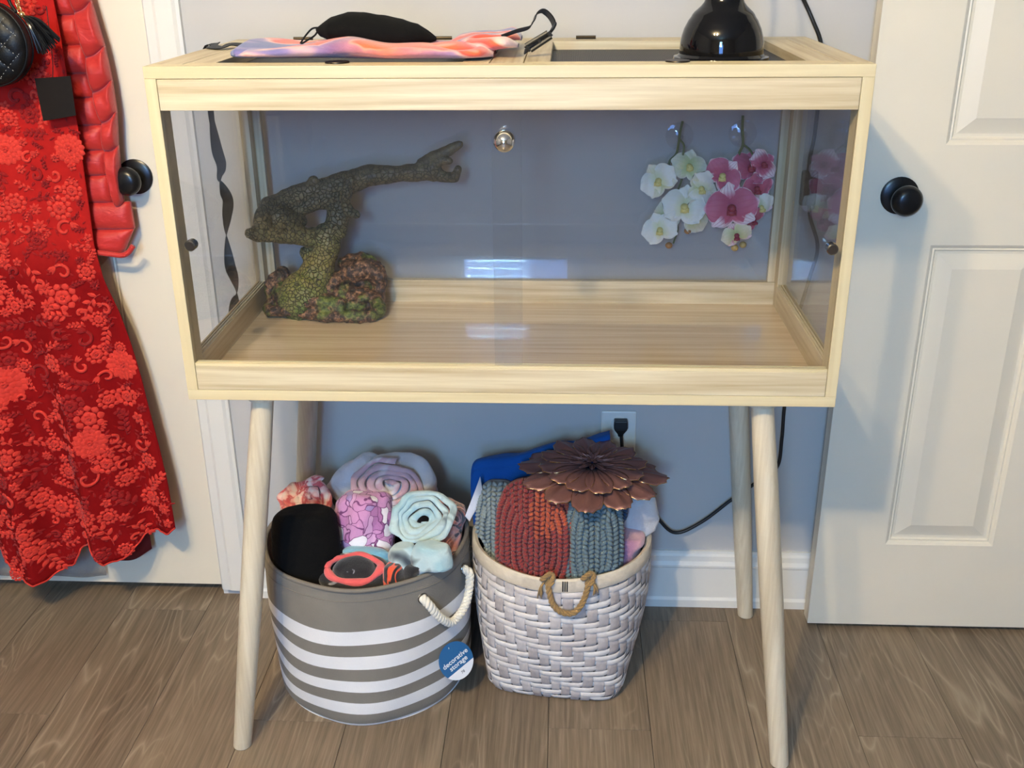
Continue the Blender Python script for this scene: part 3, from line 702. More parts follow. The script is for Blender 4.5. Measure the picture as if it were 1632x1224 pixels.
# left strap: from the garment over the left edge and down outside the side pane
ribbon([PZ(395, 72, T+.004), PZ(370, 71, T+.006), PZ(352, 76, T+.003), PZ(338, 74, T+.003), (-.497, .315, T+.003), (ed-.004, .313, T-.004), (ed-.003, .312, T-.05),
        PX(336, 178, ed-.006), PX(345, 235, ed-.006), PX(353, 265, ed-.006), PX(351, 292, ed-.004), PX(363, 318, ed-.006), PX(362, 345, ed-.006), PX(361, 380, ed-.006), PX(366, 420, ed-.006), PX(373, 445, ed-.006), PX(377, 470, ed-.006), PX(374, 488, ed-.006), PX(372, 500, ed-.006)],
       lambda f: (.15, 1, .1) if f < .40 else (math.sin((f-.4)*19), math.cos((f-.4)*19), 0), .019, .0014, M['web'], tt, 'strap', n=7)
# black drawstring pouch
pc = thing('drawstring_pouch', 'flat black cloth drawstring pouch lying on the tie-dye fleece', 'pouch', (PY(600, 70, .15).x, .15, T+.03))
oxs = [506, 512, 530, 555, 580, 609, 640, 665, 680, 695]
top = [44, 40, 30, 22, 23, 27, 33, 40, 48, 60]; bot = [50, 56, 64, 70, 73, 75, 73.5, 72, 69, 64]
def pf(u, v_):
    x = 506+(695-506)*u; a, b = interp(x, oxs, top), interp(x, oxs, bot); ang = 2*PI*v_
    zc = (PY(x, (a+b)/2, .15).z); hz = (b-a)/2*.00100
    yy = .15+(.045*min(1, (hz/.018)))*math.cos(ang)
    z = zc+hz*math.sin(ang)+.0016*nz(x*.05, math.cos(ang)*2, 3)
    return Vector((PY(x, 60, .15).x, yy, z))
MB().grid(pf, 70, 32).build('bag', fabric('black_cotton', (.0035, .0035, .0035), 700, .3, sheen=.0), pc, angle=180, fix=True)
ds = MB(); ds.tube(cr([PY(508, 44, .15), PY(497, 46, .14), PY(486, 58, .13), PY(479, 69, .12)], 6), .0014, 7); ds.tube(cr([PY(508, 46, .15), PY(502, 56, .14), PY(490, 64, .13), PY(480, 70, .12)], 6), .0014, 7)
ds.build('drawstring', M['web'], pc)

# ---------------------------------------------------------------- striped fabric basket
SBX, SBY, SBR, SBH = -.2885, .254, .1945, .305
sb = thing('striped_basket', 'round grey and white striped canvas storage basket with rope handle and blue tag', 'basket', (SBX, SBY, 0))
st = NT('striped_canvas'); v = st.coord(); sp = st.n('ShaderNodeSeparateXYZ'); st.l(v, sp.inputs[0])
zz = sp.outputs['Z']
# white bands by height
edges = [(.026, .047), (.075, .099), (.127, .150), (.177, .200)]
fac = None
bands = [(-.01, .009), (.034, .060), (.084, .108), (.134, .162), (.187, .217)]
for a, b in bands:
    g = st.math('MULTIPLY', st.math('GREATER_THAN', zz, a), st.math('LESS_THAN', zz, b)); fac = g if fac is None else st.math('ADD', fac, g)
wv = st.n('ShaderNodeTexWave', wave_type='BANDS', bands_direction='Z'); wv.inputs['Scale'].default_value = 130; st.l(v, wv.inputs['Vector'])
fn_ = st.noise(st.coord((1, 1, .3)), 500, 2); gn = st.noise(v, 18, 3)
grey = st.mix(gn.outputs[0], srgb(118, 114, 108), srgb(136, 132, 124)); wht = st.mix(gn.outputs[0], srgb(226, 228, 234), srgb(240, 240, 242))
st.set(st.mix(fac, grey, wht), .9, 0, Sheen_Weight=.1)
st.bump(st.math('ADD', st.math('MULTIPLY', wv.outputs['Fac'], .5), fn_.outputs[0]), .35, .0012); M['canvas'] = st.m
def sbr(z, a):
    """radius of the basket wall at height z, angle a"""
    r = interp(z, [0, .012, .05, .12, .2, .305], [.184, .191, .1945, .1955, .196, .1945])
    return r+.0025*math.sin(3*a+z*9)*(z < .3)+.0018*math.sin(7*a-z*22)
def sbw(u, v_, inner=0):
    a = 2*PI*u; z = SBH*v_; r = sbr(z, a)-inner; return Vector((SBX+r*math.cos(a), SBY+r*math.sin(a), z+.0012))
m = MB(); m.grid(lambda u, v_: sbw(u, v_), 96, 40, True); m.grid(lambda u, v_: sbw(u, 1-v_, .0035), 96, 40, True)
n0 = len(m.v); m.add([Vector((SBX+.184*math.cos(2*PI*k/96), SBY+.184*math.sin(2*PI*k/96), .0012)) for k in range(96)], [tuple(range(95, -1, -1))])
m.build('body', M['canvas'], sb, angle=180, fix=True)
M['greycloth'] = fabric('grey_canvas', srgb(126, 120, 112), 500, .4, .08, sheen=.05)
rp = [Vector((SBX+(sbr(SBH, a)-.0015)*math.cos(a), SBY+(sbr(SBH, a)-.0015)*math.sin(a), SBH-.001)) for a in [2*PI*k/96 for k in range(97)]]
MB().tube(rp, .0042, 10, cap=False).build('rim', M['greycloth'], sb)
hm = [Vector((SBX+(sbr(.281, a)+.0006)*math.cos(a), SBY+(sbr(.281, a)+.0006)*math.sin(a), .2815)) for a in [2*PI*k/96 for k in range(97)]]
MB().tube(hm, .0009, 6, cap=False).build('hem_seam', M['greycloth'], sb)
def rope(path, r, mat, parent, name, strands=3, twist=260, n=7):
    """laid rope of twisted strands"""
    c = cr(path, n); T_ = [(c[min(i+1, len(c)-1)]-c[max(i-1, 0)]).normalized() for i in range(len(c))]
    up = Vector((0, 0, 1)) if abs(T_[0].z) < .9 else Vector((1, 0, 0)); nn_ = (up-T_[0]*up.dot(T_[0])).normalized(); fr = []; L = 0
    for i in range(len(c)):
        nn_ = (nn_-T_[i]*nn_.dot(T_[i])).normalized(); fr.append((nn_.copy(), T_[i].cross(nn_))); 
    m = MB()
    for s_ in range(strands):
        L = 0; pts = []
        for i in range(len(c)):
            if i: L += (c[i]-c[i-1]).length
            a = twist*L+2*PI*s_/strands; pts.append(c[i]+(fr[i][0]*math.cos(a)+fr[i][1]*math.sin(a))*r*.52)
        m.tube(pts, r*.56, 8)
    return m.build(name, mat, parent, angle=180)
M['rope'] = fabric('white_cotton_rope', srgb(232, 228, 216), 500, .4, .05, rough=.9)
def sba(deg, z, out=0): a = math.radians(deg); r = sbr(z, a)+out; return Vector((SBX+r*math.cos(a), SBY+r*math.sin(a), z))
# grommets at the photo's two handle holes
def ang_of(px, py, R):
    best = min(range(-100, 100), key=lambda d: min((proj(sba(d, z))[0]-px)**2+(proj(sba(d, z))[1]-py)**2 for z in (R,)))
    return best
g1, g2 = -50, -15
for dd, g, sgn in ((0, (g1, g2), 1), (180, (g1, g2), 1)):
    A1, A2 = g[0]+dd, g[1]+dd; zc = .262
    hp = [sba(A1, zc, -.012), sba(A1, zc, .004), sba(A1+2, zc-.014, .013), sba(A1+7, zc-.044, .016), sba((A1+A2)/2-2, zc-.072, .018), sba(A2-8, zc-.056, .018), sba(A2-1, zc-.018, .015), sba(A2, zc-.003, .009), sba(A2, zc, -.012)]
    rope(hp, .0082, M['rope'], sb, 'rope_handle', n=14)
    for A in (A1, A2):
        c_ = sba(A, zc, .0012); nrm = Vector((math.cos(math.radians(A)), math.sin(math.radians(A)), 0)); tg = Vector((0, 0, 1)).cross(nrm)
        rr = [c_+(tg*math.cos(t)+Vector((0, 0, 1))*math.sin(t))*.0088 for t in [2*PI*k/20 for k in range(21)]]
        MB().tube(rr, .0016, 8, cap=False).build('grommet', M['gun'], sb)
# hang tag, hinged by a plastic tie under the handle; faces up and out
tgp = Vector(PY(727, 1053, .135)); nrm = (Vector(CAM)-tgp).normalized()*.8+Vector((math.cos(math.radians(-42)), math.sin(math.radians(-42)), .1)); nrm.normalize()
# slide the tag onto the outside of the wall
for k in range(60):
    dx, dy = tgp.x-SBX, tgp.y-SBY
    if math.hypot(dx, dy) > .195+.008: break
    tgp += (Vector(CAM)-tgp).normalized()*.002
up = (Vector((0, 0, 1))-nrm*nrm.z).normalized(); rt = up.cross(nrm); rt, up = (rt*math.cos(.36)+up*math.sin(.36)), (up*math.cos(.36)-rt*math.sin(.36))
tr = .0355
ctag = NT('tag_card'); ctag.set(srgb(38, 98, 152), .4); M['tagblue'] = ctag.m; M['tagwhite'] = plain('tag_white', srgb(228, 232, 240), .45)
m = MB(); N_ = 40
rim_ = [tgp+rt*tr*math.cos(2*PI*k/N_)*.98+up*tr*math.sin(2*PI*k/N_)*1.06 for k in range(N_)]
m.add([p_-nrm*.0004 for p_ in rim_]+[p_+nrm*.0004 for p_ in rim_], [tuple(range(N_-1, -1, -1)), tuple(range(N_, 2*N_))]+[(k, (k+1) % N_, N_+(k+1) % N_, N_+k) for k in range(N_)])
tago = m.build('tag', M['tagblue'], sb, smooth=False)
lo = [k for k in range(N_) if math.sin(2*PI*k/N_)*1.06 <= -.46]
MB().add
mm_ = MB(); pl = [rim_[k]+nrm*.0007 for k in lo]; n0 = len(pl)
pl += [p_+nrm*.0002 for p_ in pl]; mm_.add(pl, [tuple(range(n0, 2*n0)), tuple(range(n0-1, -1, -1))]+[(k, (k+1) % n0, n0+(k+1) % n0, n0+k) for k in range(n0)])
mm_.build('tag_white_band', M['tagwhite'], tago, smooth=False)
def text_mesh(body, size, pos, rt, up, nrm, mat, parent, name='lettering', ext=.0002, bold=.0):
    cu = bpy.data.curves.new('t', 'FONT'); cu.body = body; cu.size = size; cu.align_x = 'CENTER'; cu.align_y = 'CENTER'; cu.offset = bold; cu.extrude = ext; cu.resolution_u = 3
    to = bpy.data.objects.new('t', cu); C.objects.link(to); bpy.context.view_layer.update()
    me = bpy.data.meshes.new_from_object(to.evaluated_get(bpy.context.evaluated_depsgraph_get())); bpy.data.objects.remove(to)
    m = MB(); m.add([pos+rt*v_.co.x+up*v_.co.y+nrm*v_.co.z for v_ in me.vertices], [tuple(p_.vertices) for p_ in me.polygons])
    return m.build(name, mat, parent, smooth=False)
text_mesh('decorative', .0136, tgp+up*.0045+nrm*.0009, rt, up, nrm, M['tagwhite'], tago, bold=.0002)
text_mesh('storage', .0136, tgp-up*.0068+rt*.001+nrm*.0009, rt, up, nrm, M['tagwhite'], tago, bold=.0002)
text_mesh('78', .0075, tgp-up*.0260+nrm*.0013, rt, up, nrm, plain('tag_ink', (.05, .07, .12), .5), tago)
MB().tube([tgp+up*.0285+nrm*.001, tgp+up*.032+nrm*.004], .0008, 6).build('tag_tie', M['tagwhite'], tago)

# ---------------------------------------------------------------- woven basket
WBX, WBY, WBH = .0870, .2890, .292
wbk = thing('woven_basket', 'whitewashed woven bamboo basket with square base, round rim and jute handles', 'basket', (WBX, WBY, 0))
def wbp(a, z, out=0):
    """surface of the basket: rounded square below, circle at the rim"""
    t = min(1, z/WBH); r1 = .1695
    p_ = 6.5; ca, sa = math.cos(a), math.sin(a); h = .131
    rs = h/((abs(ca)**p_+abs(sa)**p_)**(1/p_)); k_ = sstep(-.25, 1.05, t)*1.0
    r = rs*(1-k_)+r1*k_ + .010*math.sin(PI*t)
    r -= .006*(1-sstep(0, .06, t))
    ro = WROT; return Vector((WBX+(r+out)*math.cos(a+ro), WBY+(r+out)*math.sin(a+ro), z))
WROT = math.radians(-7)
def ww(name, lo_, hi_, lines=0):
    m = NT(name); v = m.coord((1, 1, 1)); oi = m.n('ShaderNodeObjectInfo'); n = m.noise(v, 40, 4, .7)
    f = m.math('ADD', m.math('MULTIPLY', n.outputs[0], .7), m.math('MULTIPLY', oi.outputs['Random'], .3))
    m.set(m.ramp(f, [(.3, lo_), (.7, hi_)]), .55); m.bump(m.noise(m.coord((1, 1, .12) if lines else (.2, .2, 1)), 420, 3, .7).outputs[0], .3, .001); return m.m
M['weft'] = ww('whitewashed_splint', srgb(206, 198, 196), srgb(236, 232, 230)); M['warp'] = ww('whitewashed_stake', srgb(172, 164, 164), srgb(204, 198, 198), 1)
NS, NR = 48, 20
core = MB(); core.grid(lambda u, v_: wbp(2*PI*u, v_*WBH*.985+.001, -.0032), 112, 30, True); core.grid(lambda u, v_: wbp(2*PI*u, (1-v_)*WBH*.985+.001, -.005), 112, 30, True)
core.add([wbp(2*PI*k/112, .001, -.004) for k in range(112)], [tuple(range(111, -1, -1))]); core.build('lining', plain('basket_inside', srgb(120, 112, 106), .8), wbk, angle=180, fix=True)
ZR = WBH-.024; rowh = ZR/NR
def over(i, j): return ((i+j) % 4) < 2      # twill: weft on top
SUB = 3
for j in range(NR):
    m = MB(); cnt = NS*SUB; vs = []
    for k in range(cnt):
        a = 2*PI*k/cnt; i = k/SUB
        # weft height: 1 over, -1 under, eased between
        def hh_(ii): return 1. if over(int(ii) % NS, j) else -1.
        ph_ = i-.5; i0 = math.floor(ph_); f_ = ph_-i0; h_ = hh_(i0)*(1-sstep(.3, .7, f_))+hh_(i0+1)*sstep(.3, .7, f_)
        o_ = .0022*h_; zc = (j+.5)*rowh+.0016*math.sin(k*.23+j)+.002; 
        hw = rowh*.44
        for dz, do in ((-hw, -.0004), (-hw*.8, .0007), (hw*.8, .0007), (hw, -.0004), (hw*.5, -.0010), (-hw*.5, -.0010)): vs.append(wbp(a, max(.0008, zc+dz), o_+do))
    m.add(vs, [(k*6+q_, k*6+(q_+1) % 6, ((k+1) % cnt)*6+(q_+1) % 6, ((k+1) % cnt)*6+q_) for k in range(cnt) for q_ in range(6)])
    m.build('weaver', M['weft'], wbk, angle=60, fix=True)
for i in range(NS):
    m = MB(); vs = []; cnt = NR*SUB+1
    for k in range(cnt):
        jj = k/SUB; 
        def hv(q_): q_ = min(max(int(q_), 0), NR-1); return -1. if over(i, q_) else 1.
        ph_ = jj-.5; i0 = math.floor(ph_); f_ = ph_-i0; h_ = hv(i0)*(1-sstep(.3, .7, f_))+hv(i0+1)*sstep(.3, .7, f_)
        z = min(WBH-.003, max(.0008, jj*rowh+.002)); ac = 2*PI*(i+.5)/NS; dw_ = 2*PI/NS*.43
        for da, do in ((-dw_, -.0004), (-dw_*.8, .0006), (dw_*.8, .0006), (dw_, -.0004), (dw_*.5, -.001), (-dw_*.5, -.001)): vs.append(wbp(ac+da, z, .0020*h_+do))
    m.add(vs, [(k*6+q_, k*6+(q_+1) % 6, (k+1)*6+(q_+1) % 6, (k+1)*6+q_) for k in range(cnt-1) for q_ in range(6)])
    m.build('stake', M['warp'], wbk, angle=60, fix=True)
def hoop(z0, z1, o0, o1, name, mat):
    m = MB(); vs = []; N2 = 120
    for k in range(N2):
        a = 2*PI*k/N2; w_ = .0008*math.sin(5*a)
        for z, o_ in ((z0, o1-.001), (z0+.002, o1), (z1-.003, o1), (z1, (o0+o1)/2+.001), (z1-.003, o0), (z0, o0)): vs.append(wbp(a, min(z, WBH)+w_+max(0, z-WBH), o_))
    m.add(vs, [(k*6+q_, k*6+(q_+1) % 6, ((k+1) % N2)*6+(q_+1) % 6, ((k+1) % N2)*6+q_) for k in range(N2) for q_ in range(6)])
    return m.build(name, mat, wbk, angle=50, fix=True)
M['rimw'] = ww('whitewashed_rim', srgb(206, 194, 176), srgb(232, 222, 206))
hoop(WBH-.020, WBH+.006, -.006, .0042, 'rim_band', M['rimw'])
# staples near the front handle
M['jute'] = fabric('jute_rope', srgb(150, 120, 78), 300, .6, .3, rough=.9)
fa = math.atan2(-.166, .012)-WROT
for k in range(3):
    a = fa-.055+k*.022; p0 = wbp(a, WBH-.017, .0045); p1 = wbp(a, WBH+.003, .0045)
    MB().tube([p0, p1], .0012, 6).build('staple', M['brass'], wbk)
for side in (0, PI):
    A = fa+side; 
    def hp(da, z, o_=.009): return wbp(A+da, z, o_)
    pts = [hp(-.215, WBH+.010, -.006), hp(-.205, WBH+.004, .004), hp(-.195, WBH-.012, .010), hp(-.15, WBH-.040, .012), hp(-.06, WBH-.055, .013), hp(.05, WBH-.056, .013), hp(.13, WBH-.040, .012), hp(.19, WBH-.012, .010), hp(.205, WBH+.004, .004), hp(.215, WBH+.009, -.006)]
    rope(pts, .0056, M['jute'], wbk, 'rope_handle', n=8, twist=230)
    for s_ in (-1, 1):
        c_ = hp(.215*s_, WBH+.007, .002)
        kp = [c_+Vector((.009*math.cos(t)*(1+.2*math.sin(3*t)), -.004+.006*math.sin(2*t), .009*math.sin(t))) for t in [2*PI*k/14*1.25 for k in range(15)]]
        k_ = rope(kp, .0048, M['jute'], wbk, 'knot', n=3)
        tl = [c_+Vector((.004*s_, -.006, 0)), c_+Vector((.012*s_, -.011, -.012)), c_+Vector((.013*s_, -.010, -.026 if s_ > 0 else -.030))]
        m = MB()
        for q_ in range(9):
            d_ = Vector((rnd.uniform(-.004, .004), rnd.uniform(-.003, .001), rnd.uniform(-.003, .003)))
            m.tube(cr([tl[0], tl[1]+d_*.5, tl[2]+d_*1.3], 3), .0013, 5)
        m.build('frayed_end', M['jute'], wbk, angle=180)

# ---------------------------------------------------------------- rolled blankets in the striped basket
def keep_in(p, margin=0.0):
    """textiles stay inside the basket they are stuffed into"""
    for cx, cy, R_, H_ in ((SBX, SBY, .184, SBH), (WBX, WBY, .154, WBH)):
        d = math.hypot(p.x-cx, p.y-cy)
        if d < R_+.10 and p.z < H_+.012 and abs(p.x-cx) < (WBX-SBX)*.52 or (d < R_+.10 and cx == WBX and p.x > WBX and p.z < H_+.012):
            lim = R_-margin-.03*sstep(H_-.02, H_-.20, p.z)*(cx == WBX)
            if p.z < H_+.004 or True:
                f_ = sstep(H_+.012, H_-.004, p.z) if False else (1 if p.z < H_ else 1-(p.z-H_)/.012)
                if d > lim: q_ = lim+(d-lim)*(1-f_); p = Vector((cx+(p.x-cx)*q_/d, cy+(p.y-cy)*q_/d, p.z))
            break
    return p
def basis(ax):
    ax = Vector(ax).normalized(); s_ = ax.cross(Vector((0, 0, 1)) if abs(ax.z) < .95 else Vector((0, 1, 0))).normalized(); return ax, s_, s_.cross(ax)
def spiral_roll(name, mat, parent, c, axis, R, L, turns=4, r0=.008, squash=.85, seed=0, lean=0, rough=.003, th=.9):
    """sheet rolled on itself, its end with rounded plush layers at c facing along axis"""
    ax, e1, e2 = basis(axis); c = Vector(c); N_ = int(turns*44); vs = []; w_ = (R-r0)/turns*th
    prof = [(-.5, -L), (-.5, -.35), (-.42, -.12), (-.2, 0), (.2, 0), (.42, -.12), (.5, -.35), (.5, -L)]
    for k in range(N_+1):
        f = k/N_; th_ = 2*PI*turns*f+seed; r = r0+(R-r0)*f
        r *= 1+.09*math.sin(2*th_+seed)+.05*math.sin(5*f*turns+seed*2)
        top = .35*w_*math.sin(3*th_*.7+seed)+.006*nz(f*6, seed, 1)+lean*(1-f)
        for p_, a_ in prof:
            rr = r+p_*w_*(1+.25*nz(th_, p_, seed)); az = (a_*w_ if a_ > -.5 else -L)+top*(a_ > -.5)
            o_ = Vector((rr*math.cos(th_), rr*math.sin(th_), 0)); v_ = c+e1*o_.x+e2*o_.y*squash+ax*az
            d_ = mnoise.noise_vector(v_*38+Vector((seed,)*3))*rough; vs.append(keep_in(v_+d_))
    n = len(prof); fs = [(k*n+j, k*n+j+1, (k+1)*n+j+1, (k+1)*n+j) for k in range(N_) for j in range(n-1)]+[(k*n+n-1, k*n, (k+1)*n, (k+1)*n+n-1) for k in range(N_)]
    fs += [tuple(range(n-1, -1, -1)), tuple(N_*n+j for j in range(n))]
    m = MB(); m.add(vs, fs); return m.build(name, mat, parent, angle=180, fix=True)
def bundle(name, mat, parent, base, top, rx, ry, seed=0, rough=.006, freq=22, power=2.4, crease=0, flare=0):
    """soft lump standing from base to top with a domed end"""
    base, top = Vector(base), Vector(top); ax, e1, e2 = basis(top-base); L = (top-base).length
    def fn(u, v_):
        a = 2*PI*u; t = v_; r = (1-max(0, (t-.45)/.55)**power)**(1/power) if t < 1 else 0; r *= .8+.2*sstep(0, .25, t)+flare*t
        if crease: r *= 1-crease*abs(math.sin(a*2.5+seed+t*3))**6
        p_ = base+ax*(L*(t if t < .45 else .45+.55*math.sin((t-.45)/.55*PI/2)))+e1*math.cos(a)*rx*r+e2*math.sin(a)*ry*r
        return keep_in(p_+mnoise.noise_vector(p_*freq+Vector((seed*3,)*3))*rough+mnoise.noise_vector(p_*freq*2.7+Vector((seed,)*3))*rough*.35)
    return MB().grid(fn, 48, 34, True).build(name, mat, parent, angle=180, fix=True)
def plush(name, stops, scale, dist=.6, detail=2, b=.4):
    m = NT(name); v = m.coord(); n = m.noise(v, scale, detail, .5, dist); m.set(m.ramp(n.outputs[0], stops), .95, 0, Sheen_Weight=.4, Sheen_Roughness=.6)
    m.bump(m.noise(v, 420, 2).outputs[0], b, .002); return m.m
def up_at(px, py, y): return PY(px, py, y)
# large pale blanket roll at the back
M['palepink'] = plush('pale_pink_white_plush', [(.38, srgb(214, 206, 212)), (.47, srgb(190, 152, 164)), (.60, srgb(196, 164, 174)), (.70, srgb(216, 208, 212))], 16)
M['palewhite'] = plush('white_plush', [(.3, srgb(196, 192, 202)), (.7, srgb(220, 216, 220))], 12)
c = up_at(622, 768, .315)
t = thing('rolled_blanket', 'large white and dusty pink plush blanket, its coiled end highest in striped basket', 'blanket', (c.x, c.y, .2), 'rolled blankets in the striped basket')
spiral_roll('coil', M['palepink'], t, c+Vector((.004, -.030, .010)), (.16, -.72, .68), .066, .10, 4.2, squash=.80, seed=.6, rough=.005)
bundle('outer_wrap', M['palewhite'], t, c+Vector((.0, .085, -.12)), c+Vector((.006, .006, .012)), .080, .062, 1.7, .006, power=5)
bundle('outer_wrap', M['palewhite'], t, c+Vector((-.115, .06, -.06)), c+Vector((-.025, .035, .022)), .036, .040, 3.1, .008, power=2.2)
# pink and white one at the left
M['redpink'] = plush('pink_red_swirl_plush', [(.36, srgb(238, 216, 210)), (.47, srgb(236, 180, 176)), (.53, srgb(196, 70, 82)), (.60, srgb(214, 116, 112)), (.66, srgb(240, 222, 214))], 26, 1.4)
c = up_at(484, 790, .30)
t = thing('rolled_blanket', 'pink, red and white plush blanket behind the black one in striped basket', 'blanket', (c.x, c.y, .2), 'rolled blankets in the striped basket')
spiral_roll('coil', M['redpink'], t, c+Vector((.002, -.006, .0)), (-.05, -.62, .78), .054, .10, 3, squash=.72, seed=2.1, rough=.010, th=1.05)
bundle('outer_wrap', M['redpink'], t, c+Vector((0, .05, -.10)), c+Vector((0, .004, .004)), .054, .040, 5.2, .008, power=3)
# purple print
pp = NT('purple_print_plush'); v = pp.coord(); wn = pp.noise(v, 18, 2); vm = pp.n('ShaderNodeVectorMath', operation='MULTIPLY_ADD'); pp.l(wn.outputs['Color'], vm.inputs[0]); vm.inputs[1].default_value = (.085,)*3; pp.l(v, vm.inputs[2])
vo = pp.n('ShaderNodeTexVoronoi', feature='DISTANCE_TO_EDGE'); vo.inputs['Scale'].default_value = 44; pp.l(vm.outputs[0], vo.inputs['Vector'])
vc = pp.n('ShaderNodeTexVoronoi', feature='F1'); vc.inputs['Scale'].default_value = 44; pp.l(vm.outputs[0], vc.inputs['Vector']); sc_ = pp.n('ShaderNodeSeparateColor'); pp.l(vc.outputs['Color'], sc_.inputs[0])
cc = pp.ramp(sc_.outputs[0], [(0, srgb(206, 148, 196)), (.28, srgb(190, 126, 182)), (.52, srgb(216, 166, 208)), (.70, srgb(238, 232, 240)), (.9, srgb(166, 142, 196))], 'CONSTANT')
ln_ = pp.ramp(vo.outputs['Distance'], [(.02, (0,)*3), (.05, (1,)*3)])
pp.set(pp.mix(ln_, srgb(116, 56, 112), cc), .9, 0, Sheen_Weight=.3); pp.bump(pp.noise(v, 420, 2).outputs[0], .4, .002); M['purple'] = pp.m
M['cyan'] = plush('sky_blue_plush', [(.3, srgb(96, 168, 208)), (.6, srgb(132, 196, 226))], 16)
c = up_at(578, 815, .235)
t = thing('rolled_blanket', 'lilac and white patterned blanket with blue lower edge, middle of striped basket', 'blanket', (c.x, c.y, .2), 'rolled blankets in the striped basket')
bundle('roll', M['purple'], t, c+Vector((0, -.012, -.125)), c+Vector((-.002, .028, .030)), .058, .054, 2.2, .007, crease=.10)
bundle('blue_edge', M['cyan'], t, up_at(580, 960, .150), up_at(582, 872, .185), .052, .035, 6.2, .004)
# light blue coiled roll
M['aqua'] = plush('light_blue_plush', [(.30, srgb(146, 188, 202)), (.60, srgb(188, 212, 218)), (.72, srgb(60, 72, 84)), (.76, srgb(54, 66, 78))], 15)
c = up_at(668, 828, .205)
t = thing('rolled_blanket', 'pale blue coiled blanket with small dark marks, right side of striped basket', 'blanket', (c.x, c.y, .2), 'rolled blankets in the striped basket')
spiral_roll('coil', M['aqua'], t, c+Vector((.002, -.004, .006)), (.06, -.60, .80), .062, .13, 4.2, squash=.86, seed=3.4, lean=-.008, rough=.007, th=1.02)
bundle('loose_end', M['aqua'], t, up_at(688, 945, .125), up_at(690, 868, .135), .040, .028, 4.4, .007)
bundle('loose_end', M['aqua'], t, up_at(650, 950, .14), up_at(640, 868, .150), .030, .026, 8.4, .006)
# black blanket
M['blackp'] = fabric('black_plush', (.0030, .0030, .0033), 400, .5, .2, sheen=.0)
c = up_at(478, 850, .17)
t = thing('rolled_blanket', 'plain black plush blanket at the front left of striped basket', 'blanket', (c.x, c.y, .2), 'rolled blankets in the striped basket')
bundle('roll', M['blackp'], t, c+Vector((.018, -.022, -.12)), c+Vector((.004, .016, .043)), .062, .056, 1.1, .006, power=3.0, freq=15)
# black and coral printed one
M['navyp'] = plush('black_white_flecked_plush', [(.3, (.004, .004, .006)), (.66, (.008, .008, .012)), (.74, srgb(200, 200, 210))], 42)
M['coral'] = plush('coral_plush', [(.3, srgb(220, 78, 84)), (.7, srgb(240, 104, 102))], 20)
M['flame'] = plush('orange_black_plush', [(.48, (.006, .006, .01)), (.51, srgb(236, 74, 36)), (.6, srgb(240, 96, 60)), (.64, (.006, .006, .01))], 24, 1.2)
c = up_at(563, 905, .125)
t = thing('rolled_blanket', 'black blanket with coral band and orange print, front of striped basket', 'blanket', (c.x, c.y, .2), 'rolled blankets in the striped basket')
ax, e1, e2 = basis((0, -.38, .92))
rg = [c+e1*math.cos(a)*.049*(1+.06*math.sin(3*a))+e2*math.sin(a)*.030*(1+.05*math.sin(2*a+1))+ax*(.002*math.sin(4*a)-.004) for a in [2*PI*k/48 for k in range(49)]]
MB().tube(rg, [.0068+.0018*math.sin(k*.6) for k in range(49)], 12, cap=False).build('coral_band', M['coral'], t, angle=180)
rg = [c+e1*math.cos(a)*.057+e2*math.sin(a)*.034-ax*.016+Vector((0, -.002, 0)) for a in [2*PI*k/48 for k in range(49)]]
MB().tube(rg, .0115, 12, cap=False).build('outer_layer', M['navyp'], t, angle=180)
bundle('centre', M['navyp'], t, c-ax*.09, c+ax*.008+e2*.002, .043, .028, 2.9, .006)
bundle('printed_fold', M['flame'], t, up_at(634, 990, .115), up_at(626, 896, .125), .024, .026, 7.7, .005)
bundle('printed_fold', M['navyp'], t, up_at(664, 985, .115), up_at(662, 900, .125), .026, .020, 1.7, .004)
# something pinkish at the far right
M['multi'] = plush('pink_grey_patterned_plush', [(.40, srgb(222, 150, 140)), (.50, srgb(216, 176, 176)), (.54, srgb(70, 64, 74)), (.60, srgb(96, 86, 96)), (.68, srgb(206, 90, 84))], 28, 1.5)
c = up_at(718, 830, .29)
t = thing('rolled_blanket', 'pink and dark patterned blanket wedged at the right rim of striped basket', 'blanket', (c.x, c.y, .2), 'rolled blankets in the striped basket')
bundle('roll', M['multi'], t, c+Vector((-.01, .01, -.13)), c+Vector((.0, 0, .030)), .036, .060, 9.1, .007)
bundle('roll', M['multi'], t, c+Vector((-.008, -.04, -.13)), c+Vector((.004, -.052, .006)), .030, .036, 3.1, .006)
# hidden filling under everything so that no gap looks to the bottom
t = bundle('basket_filler', M['blackp'], None, (SBX, SBY, .02), (SBX, SBY, .255), .172, .172, 5, .004, power=6)
tag(t, 'unseen dark filler added in the bottom of the striped basket under the rolls', 'blanket')

